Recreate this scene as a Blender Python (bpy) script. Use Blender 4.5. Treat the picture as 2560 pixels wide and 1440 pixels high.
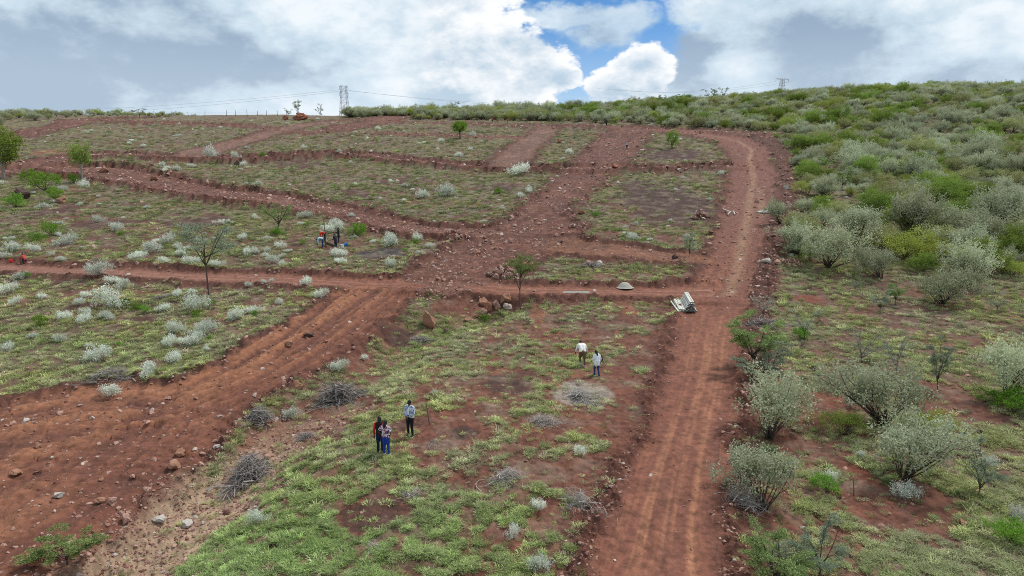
import bpy, bmesh, math, random
import numpy as np
from mathutils import Vector, Matrix, noise as mnoise

# ------------------------------------------------------------------ scene, camera, light
SC = bpy.context.scene
COL = SC.collection
for o in list(bpy.data.objects):
    bpy.data.objects.remove(o)

CAM_Z = 12.6
PITCH = math.radians(9.0)
FPX = 1700.0                                   # focal length in pixels of the 2560 wide photograph
cam_data = bpy.data.cameras.new('camera')
cam_data.sensor_width = 36.0
cam_data.lens = 36.0 * FPX / 2560.0
cam_data.clip_start = 0.1
cam_data.clip_end = 9000.0
cam = bpy.data.objects.new('camera', cam_data)
COL.objects.link(cam)
cam.location = (0, 0, CAM_Z)
cam.rotation_euler = (math.radians(90) - PITCH, 0, 0)
SC.camera = cam
SC.render.resolution_x = 1024
SC.render.resolution_y = 576
SC.view_settings.view_transform = 'Standard'
SC.view_settings.look = 'None'
SC.view_settings.gamma = 1.0
SC.view_settings.use_curve_mapping = False
SC.view_settings.exposure = 0.06
SC.cycles.filter_width = 1.0
SC.cycles.use_denoising = False

SUN_DIR = Vector((0.46, 0.30, 0.84)).normalized()      # towards the sun
sun_data = bpy.data.lights.new('sun', 'SUN')
sun_data.energy = 3.2
sun_data.angle = math.radians(7)
sun_data.color = (1.0, 0.96, 0.90)
sun = bpy.data.objects.new('sun', sun_data)
COL.objects.link(sun)
sun.location = (60, 40, 120)
sun.rotation_euler = (-SUN_DIR).to_track_quat('-Z', 'Y').to_euler()


class NT:
    """small helper for building node trees"""
    def __init__(s, tree):
        s.t = tree; s.n = tree.nodes; s.l = tree.links
    def new(s, typ, **kw):
        n = s.n.new(typ)
        for k, v in kw.items(): setattr(n, k, v)
        return n
    def put(s, sock, val):
        if isinstance(val, bpy.types.NodeSocket): s.l.new(val, sock)
        elif val is not None: sock.default_value = val
    def m(s, op, a, b=None, c=None, clamp=False):
        n = s.new('ShaderNodeMath', operation=op); n.use_clamp = clamp
        s.put(n.inputs[0], a)
        if b is not None: s.put(n.inputs[1], b)
        if c is not None: s.put(n.inputs[2], c)
        return n.outputs[0]
    def vm(s, op, a, b=None):
        n = s.new('ShaderNodeVectorMath', operation=op)
        s.put(n.inputs[0], a)
        if b is not None: s.put(n.inputs[1], b)
        return n.outputs[0]
    def smooth(s, v, a, b):
        n = s.new('ShaderNodeMapRange', interpolation_type='SMOOTHSTEP')
        s.put(n.inputs[0], v); n.inputs[1].default_value = a; n.inputs[2].default_value = b
        return n.outputs[0]
    def noise(s, vec, scale, detail=4, rough=0.55, dist=0.0, out=0):
        n = s.new('ShaderNodeTexNoise')
        s.put(n.inputs['Vector'], vec)
        n.inputs['Scale'].default_value = scale; n.inputs['Detail'].default_value = detail
        n.inputs['Roughness'].default_value = rough; n.inputs['Distortion'].default_value = dist
        return n.outputs[out]
    def mix(s, f, a, b, mode='MIX'):
        n = s.new('ShaderNodeMix', data_type='RGBA', blend_type=mode)
        s.put(n.inputs[0], f); s.put(n.inputs[6], a); s.put(n.inputs[7], b)
        return n.outputs[2]
    def comb(s, x, y, z=0.0):
        n = s.new('ShaderNodeCombineXYZ')
        s.put(n.inputs[0], x); s.put(n.inputs[1], y); s.put(n.inputs[2], z)
        return n.outputs[0]


def ray(px, py):
    u = (px - 1280.0) / FPX; v = (720.0 - py) / FPX
    cp, sp = math.cos(PITCH), math.sin(PITCH)
    return np.stack([u + 0 * v, cp + v * sp + 0 * u, -sp + v * cp + 0 * u], -1)

def ang(px, py):
    d = ray(np.float64(px), np.float64(py)); d = d / np.linalg.norm(d)
    return math.atan2(d[0], d[1]), math.asin(d[2])


def build_world():
    w = bpy.data.worlds.new('World'); SC.world = w; w.use_nodes = True
    t = NT(w.node_tree); w.node_tree.nodes.clear()
    out = t.new('ShaderNodeOutputWorld'); bg = t.new('ShaderNodeBackground')
    bg.inputs[1].default_value = 0.10
    t.l.new(bg.outputs[0], out.inputs[0])
    sky = t.new('ShaderNodeTexSky', sky_type='NISHITA')
    sky.sun_disc = False
    sky.sun_elevation = math.asin(SUN_DIR.z)
    sky.sun_rotation = math.atan2(SUN_DIR.x, SUN_DIR.y)
    sky.altitude = 1800; sky.air_density = 1.0; sky.dust_density = 0.3; sky.ozone_density = 3.0
    g = t.new('ShaderNodeGamma'); t.l.new(sky.outputs[0], g.inputs[0]); g.inputs[1].default_value = 1.0
    hs = t.new('ShaderNodeHueSaturation'); t.l.new(g.outputs[0], hs.inputs['Color'])
    hs.inputs['Saturation'].default_value = 1.25; hs.inputs['Value'].default_value = 1.12
    blue = hs.outputs[0]
    tc = t.new('ShaderNodeTexCoord'); d = tc.outputs['Generated']
    sx = t.new('ShaderNodeSeparateXYZ'); t.l.new(d, sx.inputs[0])
    az = t.m('ARCTAN2', sx.outputs[0], sx.outputs[1]); el = t.m('ARCSINE', sx.outputs[2])
    # clouds live in a slightly flattened direction space
    P = t.vm('MULTIPLY', d, (1.0, 1.0, 1.8))
    def warp(scale, amp, detail):
        n = t.noise(P, scale, detail, 0.6, out=1)
        n = t.vm('SUBTRACT', n, (0.5, 0.5, 0.5))
        return t.vm('MULTIPLY', n, (amp, amp, amp))
    A = t.comb(az, el)
    w1 = warp(7.0, 0.11, 7)
    A1 = t.vm('ADD', A, w1)
    w2 = warp(26.0, 0.030, 5)
    A2 = t.vm('ADD', t.vm('ADD', A, w2), t.vm('MULTIPLY', w1, (0.35, 0.35, 0.35)))
    def blob(vec, px, py, rx, ry):
        a, e = ang(px, py)
        q = t.vm('SUBTRACT', vec, (a, e, 0))
        q = t.vm('MULTIPLY', q, (FPX / rx, FPX / ry, 0))
        n = t.new('ShaderNodeVectorMath', operation='LENGTH'); t.l.new(q, n.inputs[0])
        return t.m('SUBTRACT', 1.0, n.outputs[1])
    def union(vec, lst):
        r = None
        for b in lst:
            v = blob(vec, *b)
            r = v if r is None else t.m('SMOOTH_MAX', r, v, 0.12)
        return r
    # --- layer 1: the broad stratus deck, with a hole of blue
    n_big = t.noise(P, 2.6, 6, 0.55)
    n_mid = t.noise(P, 7.0, 7, 0.58)
    n_fine = t.noise(P, 22.0, 6, 0.62)
    def centred(n, k): return t.m('MULTIPLY', t.m('SUBTRACT', n, 0.5), k)
    hole = union(A1, [(1450, 60, 250, 160), (1590, 85, 125, 120), (1445, 195, 165, 120), (1400, -20, 230, 110), (1200, 0, 90, 50), (1330, -160, 300, 150)])
    hole = t.m('ADD', hole, t.m('ADD', centred(n_mid, .9), centred(n_fine, 1.1)))
    holem = t.smooth(hole, -0.08, 0.36)
    puff = union(A1, [(1490, 70, 105, 62), (1430, 20, 120, 34), (1530, 30, 120, 40)])
    puff = t.m('ADD', puff, t.m('ADD', centred(n_mid, 1.0), centred(n_fine, 1.2)))
    deck = t.m('ADD', t.m('MULTIPLY', n_big, 0.7), t.m('MULTIPLY', n_mid, 0.45))
    deckm = t.smooth(deck, 0.30, 0.42)
    deckm = t.m('MULTIPLY', deckm, t.m('SUBTRACT', 1.0, holem))
    deckm = t.m('MAXIMUM', deckm, t.m('MULTIPLY', t.smooth(puff, -0.25, 0.45), 0.88))
    tone = t.m('ADD', t.m('ADD', 0.60, centred(n_big, 1.0)), t.m('ADD', centred(n_mid, 1.7), centred(n_fine, .75)))
    dark = union(A1, [(430, 150, 560, 150), (60, 215, 420, 95), (2080, 150, 330, 90), (2380, 235, 380, 70), (1720, 150, 130, 90), (250, 60, 300, 60)])
    tone = t.m('SUBTRACT', tone, t.m('MULTIPLY', t.smooth(dark, -0.55, 0.8), 0.66))
    brite = union(A1, [(700, 262, 330, 55), (930, 150, 200, 200), (1850, 190, 110, 60), (2500, 90, 240, 110), (40, 10, 330, 50), (820, 40, 240, 110), (2480, 190, 90, 110)])
    tone = t.m('ADD', tone, t.m('MULTIPLY', t.smooth(brite, -0.4, 0.9), 0.56))
    tone = t.m('MAXIMUM', t.m('MINIMUM', tone, 1.0), 0.0)
    c1 = t.mix(t.smooth(tone, 0.0, .62), (3.0, 4.05, 5.4, 1), (5.9, 7.2, 8.2, 1))
    c1 = t.mix(t.smooth(tone, .5, 1.0), c1, (8.6, 9.2, 9.7, 1))
    base = t.mix(deckm, blue, c1)
    # --- pale, milky air low over the skyline
    low = t.smooth(el, 0.225, 0.11)
    base = t.mix(t.m('MULTIPLY', low, 0.30), base, (7.0, 8.2, 9.2, 1))
    # --- layer 2: sunlit cumulus heads
    cum = [(1130, 70, 150, 130), (1235, 150, 165, 115), (1335, 190, 115, 80), (1100, 190, 150, 90),
           (1150, -20, 150, 60), (1400, 200, 60, 42), (1600, 190, 85, 80), (1560, 230, 105, 55), (1325, 275, 75, 42)]
    cu = union(A2, cum)
    cu = t.m('ADD', cu, t.m('ADD', centred(n_mid, .75), centred(n_fine, .95)))
    cum_m = t.smooth(cu, 0.01, 0.19)
    # the left flank dissolves into the deck behind it
    flank = t.smooth(t.m('ADD', az, centred(n_mid, .12)), ang(960, 120)[0], ang(1130, 120)[0])
    cum_m = t.m('MULTIPLY', cum_m, t.m('ADD', .15, t.m('MULTIPLY', flank, .83)))
    # light falls from the upper right: compare the cloud with itself a step towards the sun
    Ps = t.vm('ADD', P, (0.016, 0.0, 0.050))
    n_mid_s = t.noise(Ps, 7.0, 7, 0.58); n_fine_s = t.noise(Ps, 22.0, 6, 0.62)
    relief = t.m('ADD', t.m('MULTIPLY', t.m('SUBTRACT', n_mid, n_mid_s), 3.4), t.m('MULTIPLY', t.m('SUBTRACT', n_fine, n_fine_s), 1.5))
    edge = t.smooth(cu, 0.70, 0.08)
    hgt = t.smooth(el, .115, .215)
    lit = t.m('ADD', t.m('ADD', t.m('ADD', 0.26, relief), t.m('MULTIPLY', edge, 0.42)), t.m('MULTIPLY', hgt, .34), clamp=True)
    c2 = t.mix(lit, (5.0, 6.3, 7.5, 1), (9.7, 9.85, 10.0, 1))
    fin = t.mix(cum_m, base, c2)
    t.l.new(fin, bg.inputs[0])
    w.cycles.sampling_method = 'MANUAL'; w.cycles.sample_map_resolution = 512

build_world()


# ------------------------------------------------------------------ tagging
def tag(o, label=None, cat=None, group=None, kind=None):
    if label: o['label'] = label
    if cat: o['category'] = cat
    if group: o['group'] = group
    if kind: o['kind'] = kind
    return o

def thing(name, label, cat, loc=(0, 0, 0), rz=0.0, group=None, scale=1.0):
    o = bpy.data.objects.new(name, None); COL.objects.link(o)
    o.empty_display_size = 0.3
    o.location = loc; o.rotation_euler = (0, 0, rz)
    o.scale = (scale, scale, scale) if not hasattr(scale, '__len__') else scale
    return tag(o, label, cat, group)

def part(name, mesh, parent=None, mat=None, loc=(0, 0, 0), rot=(0, 0, 0)):
    o = bpy.data.objects.new(name, mesh); COL.objects.link(o)
    if mat is not None and not mesh.materials: mesh.materials.append(mat)
    if parent: o.parent = parent
    o.location = loc; o.rotation_euler = rot
    return o


# ------------------------------------------------------------------ noise
def _hash(i, j, seed):
    h = (i.astype(np.uint32) * np.uint32(374761393) + j.astype(np.uint32) * np.uint32(668265263)
         + np.uint32((seed * 2246822519) & 0xffffffff))
    h = (h ^ (h >> np.uint32(13))) * np.uint32(1274126177)
    h = (h ^ (h >> np.uint32(16))) * np.uint32(2654435761)
    return h ^ (h >> np.uint32(15))

def pnoise(x, y, seed=0):
    xi = np.floor(x); yi = np.floor(y); fx = x - xi; fy = y - yi
    xi = xi.astype(np.int64); yi = yi.astype(np.int64)
    u = fx * fx * fx * (fx * (fx * 6 - 15) + 10); v = fy * fy * fy * (fy * (fy * 6 - 15) + 10)
    def g(i, j, dx, dy):
        a = _hash(i, j, seed).astype(np.float64) * (2 * math.pi / 4294967296.0)
        return np.cos(a) * dx + np.sin(a) * dy
    n00 = g(xi, yi, fx, fy); n10 = g(xi + 1, yi, fx - 1, fy)
    n01 = g(xi, yi + 1, fx, fy - 1); n11 = g(xi + 1, yi + 1, fx - 1, fy - 1)
    return ((n00 * (1 - u) + n10 * u) * (1 - v) + (n01 * (1 - u) + n11 * u) * v) * 1.5

def fbm(x, y, octv=4, seed=0, gain=0.5):
    r = 0; a = 1.0; f = 1.0; s = 0
    for k in range(octv):
        r = r + a * pnoise(x * f + 17.3 * k, y * f - 9.1 * k, seed + k * 7); s += a
        a *= gain; f *= 2.03
    return r / s * 1.3

def ss(a, b, x):
    t = np.clip((x - a) / (b - a), 0, 1); return t * t * (3 - 2 * t)
# ------------------------------------------------------------------ terrain
_PY = np.array([-4000, -400, -60, 0, 21.7, 32.4, 43.6, 58, 73.8, 110, 165, 215, 267, 300, 340, 420, 700, 1200, 2500, 6000.])
_PZ = np.array([-70, -22, -3.5, -1.6, -0.9, 0.0, 0.8, 2.7, 5.5, 10.9, 19.9, 28.4, 36.7, 40.2, 42.4, 46.5, 68, 84, 60, 20.])
_ty = np.arange(-4000, 6000, 0.5)
_tz = np.interp(_ty, _PY, _PZ)
_k = np.exp(-0.5 * (np.arange(-30, 31) / 11.0) ** 2); _k /= _k.sum()
_tz = np.convolve(np.pad(_tz, 30, mode='edge'), _k, mode='valid')

_ux = np.arange(-420, 421, 1.0); _uy = np.arange(-60, 721, 1.0)
_UX, _UY = np.meshgrid(_ux, _uy)
_UN = 0.7 * fbm(_UX / 42., _UY / 42., 3, 5) + 0.16 * fbm(_UX / 9., _UY / 9., 3, 9)
def undul(x, y):
    fx = np.clip(x + 420, 0, 839.999); fy = np.clip(y + 60, 0, 779.999)
    i = fx.astype(int); j = fy.astype(int); u = fx - i; v = fy - j
    return (_UN[j, i] * (1 - u) + _UN[j, i + 1] * u) * (1 - v) + (_UN[j + 1, i] * (1 - u) + _UN[j + 1, i + 1] * u) * v

def base0(x, y):
    z = np.interp(y, _ty, _tz)
    z = z + 9.5 * ss(-40, 190, x) * ss(105, 275, y) + 0.030 * np.clip(y - 270, 0, 900) * ss(20, 260, x)
    z = z + 0.8 * ss(-150, -40, -np.abs(x + 0)) * 0
    return z + undul(x, y) * ss(16, 60, np.hypot(x, y))

def unproject(px, py, hf=base0):
    px = np.atleast_1d(np.asarray(px, float)); py = np.atleast_1d(np.asarray(py, float))
    if len(px) > 4000:
        return np.concatenate([unproject(px[i:i + 4000], py[i:i + 4000], hf) for i in range(0, len(px), 4000)])
    d = ray(px, py)
    t = np.geomspace(6.0, 700.0, 420) if len(px) < 400 else np.geomspace(6.0, 700.0, 130)
    X = d[:, 0:1] * t; Y = d[:, 1:2] * t; Z = CAM_Z + d[:, 2:3] * t
    below = Z < hf(X, Y)
    k = below.argmax(1); miss = ~below.any(1); k = np.where(miss, len(t) - 1, np.maximum(k, 1))
    lo = t[k - 1].copy(); hi = t[k].copy()
    for _ in range(24):
        m = 0.5 * (lo + hi)
        b = CAM_Z + d[:, 2] * m < hf(d[:, 0] * m, d[:, 1] * m)
        hi = np.where(b, m, hi); lo = np.where(b, lo, m)
    out = np.stack([d[:, 0] * hi, d[:, 1] * hi], 1)
    out[miss] = np.nan
    return out

def seg_eval(P, hw, x, y):
    """distance field of a polyline: returns |lat|, lateral/hw, half width, index along"""
    best = np.full(x.shape, 1e9); lat = np.zeros(x.shape); al = np.zeros(x.shape); w = np.ones(x.shape)
    for i in range(len(P) - 1):
        a = P[i]; b = P[i + 1]; e = b - a; L2 = e @ e
        if L2 < 1e-9: continue
        tt = np.clip(((x - a[0]) * e[0] + (y - a[1]) * e[1]) / L2, 0, 1)
        dx = x - a[0] - e[0] * tt; dy = y - a[1] - e[1] * tt
        dd = np.hypot(dx, dy); h = hw[i] + (hw[i + 1] - hw[i]) * tt
        q = dd - h
        m = q < best
        sg = np.sign(e[0] * dy - e[1] * dx)
        best = np.where(m, q, best); lat = np.where(m, dd * sg / h, lat); al = np.where(m, i + tt, al); w = np.where(m, h, w)
    return best, lat, al, w

# gully, traced bottom to top
GULLY_PX = [(250, 1470), (420, 1330), (560, 1190), (720, 1060), (830, 1000), (930, 925), (1000, 862), (1080, 812), (1160, 785), (1270, 762)]
_g = unproject([p[0] for p in GULLY_PX], [p[1] for p in GULLY_PX])
GUL_W = np.array([2.2, 2.2, 2.2, 2.2, 2.2, 2.0, 2.0, 2.2, 2.2, 1.4])
KNOLL = unproject([1180], [1120])[0]

def base1(x, y):
    z = base0(x, y)
    m = (y < 75) & (y > 8) & (np.abs(x) < 60)
    if m.any():
        xm = x[m]; ym = y[m]
        q, lat, al, w = seg_eval(_g, GUL_W, xm, ym)
        dep = 1.0 * ss(2.0, -1.6, q + 0.5 * fbm(xm / 2.2, ym / 2.2, 3, 31))
        kn = 0.9 * np.exp(-(((xm - KNOLL[0]) / 9.0) ** 2 + ((ym - KNOLL[1]) / 11.0) ** 2))
        z[m] = z[m] - dep + kn
    return z

# roads as left/right edge pairs in the photograph, unprojected on the ground; style: colour key, levelling, roughness
ROADS_PX = {
 'main': ([(1430, 1560, 1835, 1560), (1468, 1440, 1832, 1440), (1562, 1200, 1818, 1200), (1640, 1000, 1842, 1000), (1692, 800, 1868, 800), (1742, 705, 1886, 705),
           (1772, 640, 1900, 640), (1795, 560, 1925, 560), (1806, 500, 1945, 500), (1820, 440, 1945, 440), (1826, 400, 1930, 400), (1812, 372, 1912, 366),
           (1765, 350, 1868, 342), (1690, 338, 1760, 328), (1630, 330, 1650, 316)], 'red', 0.7, 0.5),
 'cross': ([(-160, 650, -160, 680), (0, 655, 0, 685), (200, 663, 200, 694), (400, 670, 400, 706), (600, 677, 600, 716), (800, 685, 800, 724), (1000, 692, 1000, 735),
            (1200, 704, 1200, 742), (1400, 709, 1400, 747), (1600, 712, 1600, 750), (1760, 700, 1760, 762)], 'rut', 0.9, 0.5),
 'broad': ([(860, 722, 1040, 740), (745, 800, 955, 808), (625, 868, 868, 876), (505, 935, 730, 958), (345, 990, 600, 1040), (170, 1005, 440, 1140), (0, 1010, 290, 1255),
            (-200, 1040, 110, 1410), (-420, 1090, -110, 1600)], 'broad', 0.3, 0.6),
 'climb': ([(985, 700, 1260, 706), (1060, 645, 1340, 650), (1150, 595, 1440, 600), (1235, 562, 1455, 580), (1290, 535, 1425, 555), (1345, 490, 1470, 485), (1400, 440, 1530, 440),
            (1435, 405, 1570, 410), (1470, 370, 1600, 372), (1500, 338, 1625, 338), (1540, 322, 1650, 318)], 'rubble', 0.35, 1.0),
 'spur': ([(1400, 585, 1400, 640), (1530, 606, 1530, 650), (1640, 622, 1640, 655), (1780, 640, 1780, 665)], 'orange', 0.5, 0.8),
 'left': ([(1200, 563, 1200, 600), (1060, 557, 1060, 598), (950, 535, 950, 576), (850, 510, 850, 550), (700, 482, 700, 528), (550, 460, 550, 508), (400, 434, 400, 488),
           (300, 412, 300, 468), (190, 402, 190, 440), (70, 412, 70, 436), (-60, 428, -60, 450)], 'rubble', 0.9, 1.0),
 'terrace': ([(1850, 405, 1850, 424), (1700, 411, 1700, 428), (1560, 412, 1560, 432), (1400, 410, 1400, 432), (1250, 408, 1250, 432), (1100, 399, 1100, 420), (950, 384, 950, 404), (820, 376, 820, 396),
              (650, 384, 650, 408), (520, 388, 520, 406), (420, 386, 420, 402), (300, 378, 300, 392), (190, 384, 190, 402), (90, 400, 90, 420)], 'rubble', 1.0, 1.0),
 'diag': ([(430, 389, 520, 395), (500, 368, 575, 376), (600, 345, 660, 351), (690, 320, 745, 325), (800, 303, 850, 306), (900, 297, 930, 298)], 'brown', 0.9, 0.4),
 'ramp': ([(1200, 420, 1310, 422), (1235, 395, 1335, 396), (1272, 366, 1355, 366), (1325, 334, 1390, 334), (1345, 316, 1405, 317)], 'brown', 0.9, 0.4),
 'crest': ([(-60, 352, -40, 364), (20, 336, 45, 350), (90, 320, 125, 331), (150, 308, 195, 317), (205, 296, 265, 304), (290, 291, 330, 299)], 'rubble', 0.9, 0.8),
 'upper': ([(820, 322, 850, 336), (880, 306, 920, 320), (950, 292, 990, 304), (1000, 288, 1020, 298)], 'rubble', 0.8, 0.9),
 'rim': ([(300, 300, 300, 309), (420, 303, 420, 312), (560, 308, 560, 318), (640, 312, 640, 322), (740, 328, 740, 338), (830, 322, 830, 332)], 'rubble', 0.7, 1.0),
 'bank': ([(990, 302, 990, 309), (1100, 304, 1100, 311), (1220, 309, 1220, 317), (1330, 312, 1330, 320), (1450, 312, 1450, 322), (1560, 316, 1560, 324), (1760, 322, 1760, 330), (1890, 330, 1890, 345)], 'rubble', 0.7, 1.0),
 'bench': ([(960, 330, 960, 338), (1080, 334, 1080, 342), (1180, 338, 1180, 346), (1290, 342, 1290, 350)], 'rubble', 0.5, 1.0),
 'berm': ([(1880, 340, 1910, 336), (1925, 372, 1955, 372), (1945, 420, 1972, 420), (1950, 490, 1985, 490), (1935, 560, 1960, 560), (1905, 640, 1935, 640), (1892, 705, 1925, 705), (1872, 780, 1910, 780), (1850, 880, 1905, 880), (1845, 1000, 1885, 1000)], 'clod', 0.0, 1.2),
}
ROADS = {}
for _n, (_st, _sty, _lv, _ro) in ROADS_PX.items():
    _st = np.array(_st, float)
    a = unproject(_st[:, 0], _st[:, 1], base1); b = unproject(_st[:, 2], _st[:, 3], base1)
    ok = np.isfinite(a).all(1) & np.isfinite(b).all(1)
    a = a[ok]; b = b[ok]
    c = 0.5 * (a + b); n = len(c)
    # width measured across the run of the road
    tg = np.gradient(c, axis=0); tg /= np.linalg.norm(tg, axis=1)[:, None]
    w = 0.5 * np.abs((b - a)[:, 0] * tg[:, 1] - (b - a)[:, 1] * tg[:, 0])
    # subdivide smoothly
    s = np.arange(n); sf = np.linspace(0, n - 1, (n - 1) * 3 + 1)
    def cr(v):
        o = np.zeros((len(sf),) + v.shape[1:])
        for q, t_ in enumerate(sf):
            i = min(int(t_), n - 2); f = t_ - i
            p0, p1, p2, p3 = v[max(i - 1, 0)], v[i], v[i + 1], v[min(i + 2, n - 1)]
            o[q] = 0.5 * ((2 * p1) + (-p0 + p2) * f + (2 * p0 - 5 * p1 + 4 * p2 - p3) * f * f + (-p0 + 3 * p1 - 3 * p2 + p3) * f ** 3)
        return o
    ROADS[_n] = dict(P=cr(c), hw=np.maximum(cr(w), 0.5), style=_sty, lvl=_lv, rough=_ro)
    ROADS[_n]['zc'] = base1(ROADS[_n]['P'][:, 0].copy(), ROADS[_n]['P'][:, 1].copy())
RNAMES = list(ROADS)

# tan wheel line on the upper main track
TAN = unproject([1735, 1800, 1850, 1880, 1872, 1884, 1878, 1872, 1862, 1850, 1842, 1822], [335, 343, 355, 375, 400, 440, 480, 530, 580, 640, 680, 740], base1)
TAN2 = unproject([1895, 1905, 1900], [470, 510, 545], base1)
# bare or dark patches: px, py, rx, ry, weight, colour (None = plain soil)
PATCH_PX = [(1665, 505, 120, 48, 1.0, 'dark'), (1660, 545, 95, 25, .7, 'dark'), (1680, 388, 95, 16, .9, 'dark'), (1600, 470, 60, 18, .6, 'dark'), (955, 634, 62, 15, 1.0, 'char'),
  (1275, 962, 62, 26, .8, 'dark'), (1330, 940, 40, 14, .4, 'dark'), (1110, 1075, 130, 42, 1.0, 'soil'), (1165, 1078, 40, 16, .9, 'dark'), (1040, 1060, 60, 18, .5, 'dark'),
  (1560, 950, 80, 34, 1.0, 'soil'), (1590, 985, 70, 40, .9, 'soil'), (1450, 985, 75, 30, .8, 'straw'), (1340, 790, 26, 34, .7, 'orange'), (1570, 770, 26, 20, .8, 'orange'),
  (935, 1290, 90, 40, .7, 'dark'), (1250, 1330, 60, 40, .5, 'soil'), (2060, 1000, 50, 24, 1.0, 'red2'), (2150, 1190, 34, 30, .9, 'red2'), (2380, 1010, 90, 60, .7, 'soil'),
  (2250, 1260, 160, 70, .6, 'soil'), (2000, 1120, 70, 40, .8, 'soil'), (1400, 1290, 60, 50, .9, 'soil'), (1560, 1080, 90, 60, .8, 'soil'), (1480, 1180, 60, 60, .6, 'soil'),
  (150, 525, 60, 20, .6, 'dark'), (250, 560, 90, 14, .6, 'dark'), (480, 560, 90, 20, .7, 'dark'), (620, 710, 46, 14, .9, 'dark'), (200, 770, 45, 10, .6, 'dark'), (350, 800, 50, 8, .6, 'dark'),
  (130, 710, 70, 9, .5, 'dark'), (560, 805, 40, 8, .5, 'dark'), (900, 480, 60, 12, .5, 'dark'), (1000, 450, 80, 12, .5, 'dark'), (1250, 470, 60, 12, .6, 'dark'), (750, 410, 60, 10, .5, 'dark'),
  (1010, 850, 60, 22, .9, 'dark'), (830, 1040, 110, 40, .7, 'soil'), (700, 1110, 130, 40, .9, 'soil'), (480, 1330, 150, 60, .9, 'gravel'), (560, 1250, 80, 40, .8, 'gravel'), (330, 1400, 130, 40, .8, 'gravel'),
  (900, 905, 70, 40, .9, 'soil'), (1130, 770, 90, 30, .7, 'soil'), (1250, 760, 60, 20, .8, 'dark'), (120, 380, 50, 8, .8, 'orange'), (1180, 690, 80, 10, .6, 'tan'), (1160, 665, 40, 14, .7, 'tan'),
  (20, 440, 40, 30, .9, 'dark'), (2250, 735, 60, 10, .4, 'soil'), (2010, 748, 45, 12, .9, 'red2'), (1290, 680, 50, 22, .6, 'soil'), (1600, 640, 90, 10, .8, 'orange'), (1690, 600, 60, 12, .3, 'soil')]
PATCH = []
for (px, py, rx, ry, w, ck) in PATCH_PX:
    c = unproject([px, px + rx, px, px], [py, py, py - ry, py + ry], base1)
    if not np.isfinite(c).all(): continue
    PATCH.append((c[0, 0], 0.5 * (c[2, 1] + c[3, 1]), abs(c[1, 0] - c[0, 0]), 0.5 * abs(c[2, 1] - c[3, 1]), w, ck))

SOILC = {k: np.array(v) * (np.array((.82, .76, .72)) if k not in ('straw', 'gravel', 'char') else 1.0) for k, v in dict(
    soil=(.175, .073, .050), dark=(.070, .041, .034), char=(.045, .037, .036), orange=(.235, .105, .060), tan=(.34, .205, .13), red=(.205, .084, .058), red2=(.195, .066, .042),
    rut=(.215, .092, .065), broad=(.175, .073, .049), rubble=(.158, .070, .052), brown=(.215, .130, .100), clod=(.105, .045, .034), gravel=(.235, .165, .115), straw=(.27, .23, .19)).items()}

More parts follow.
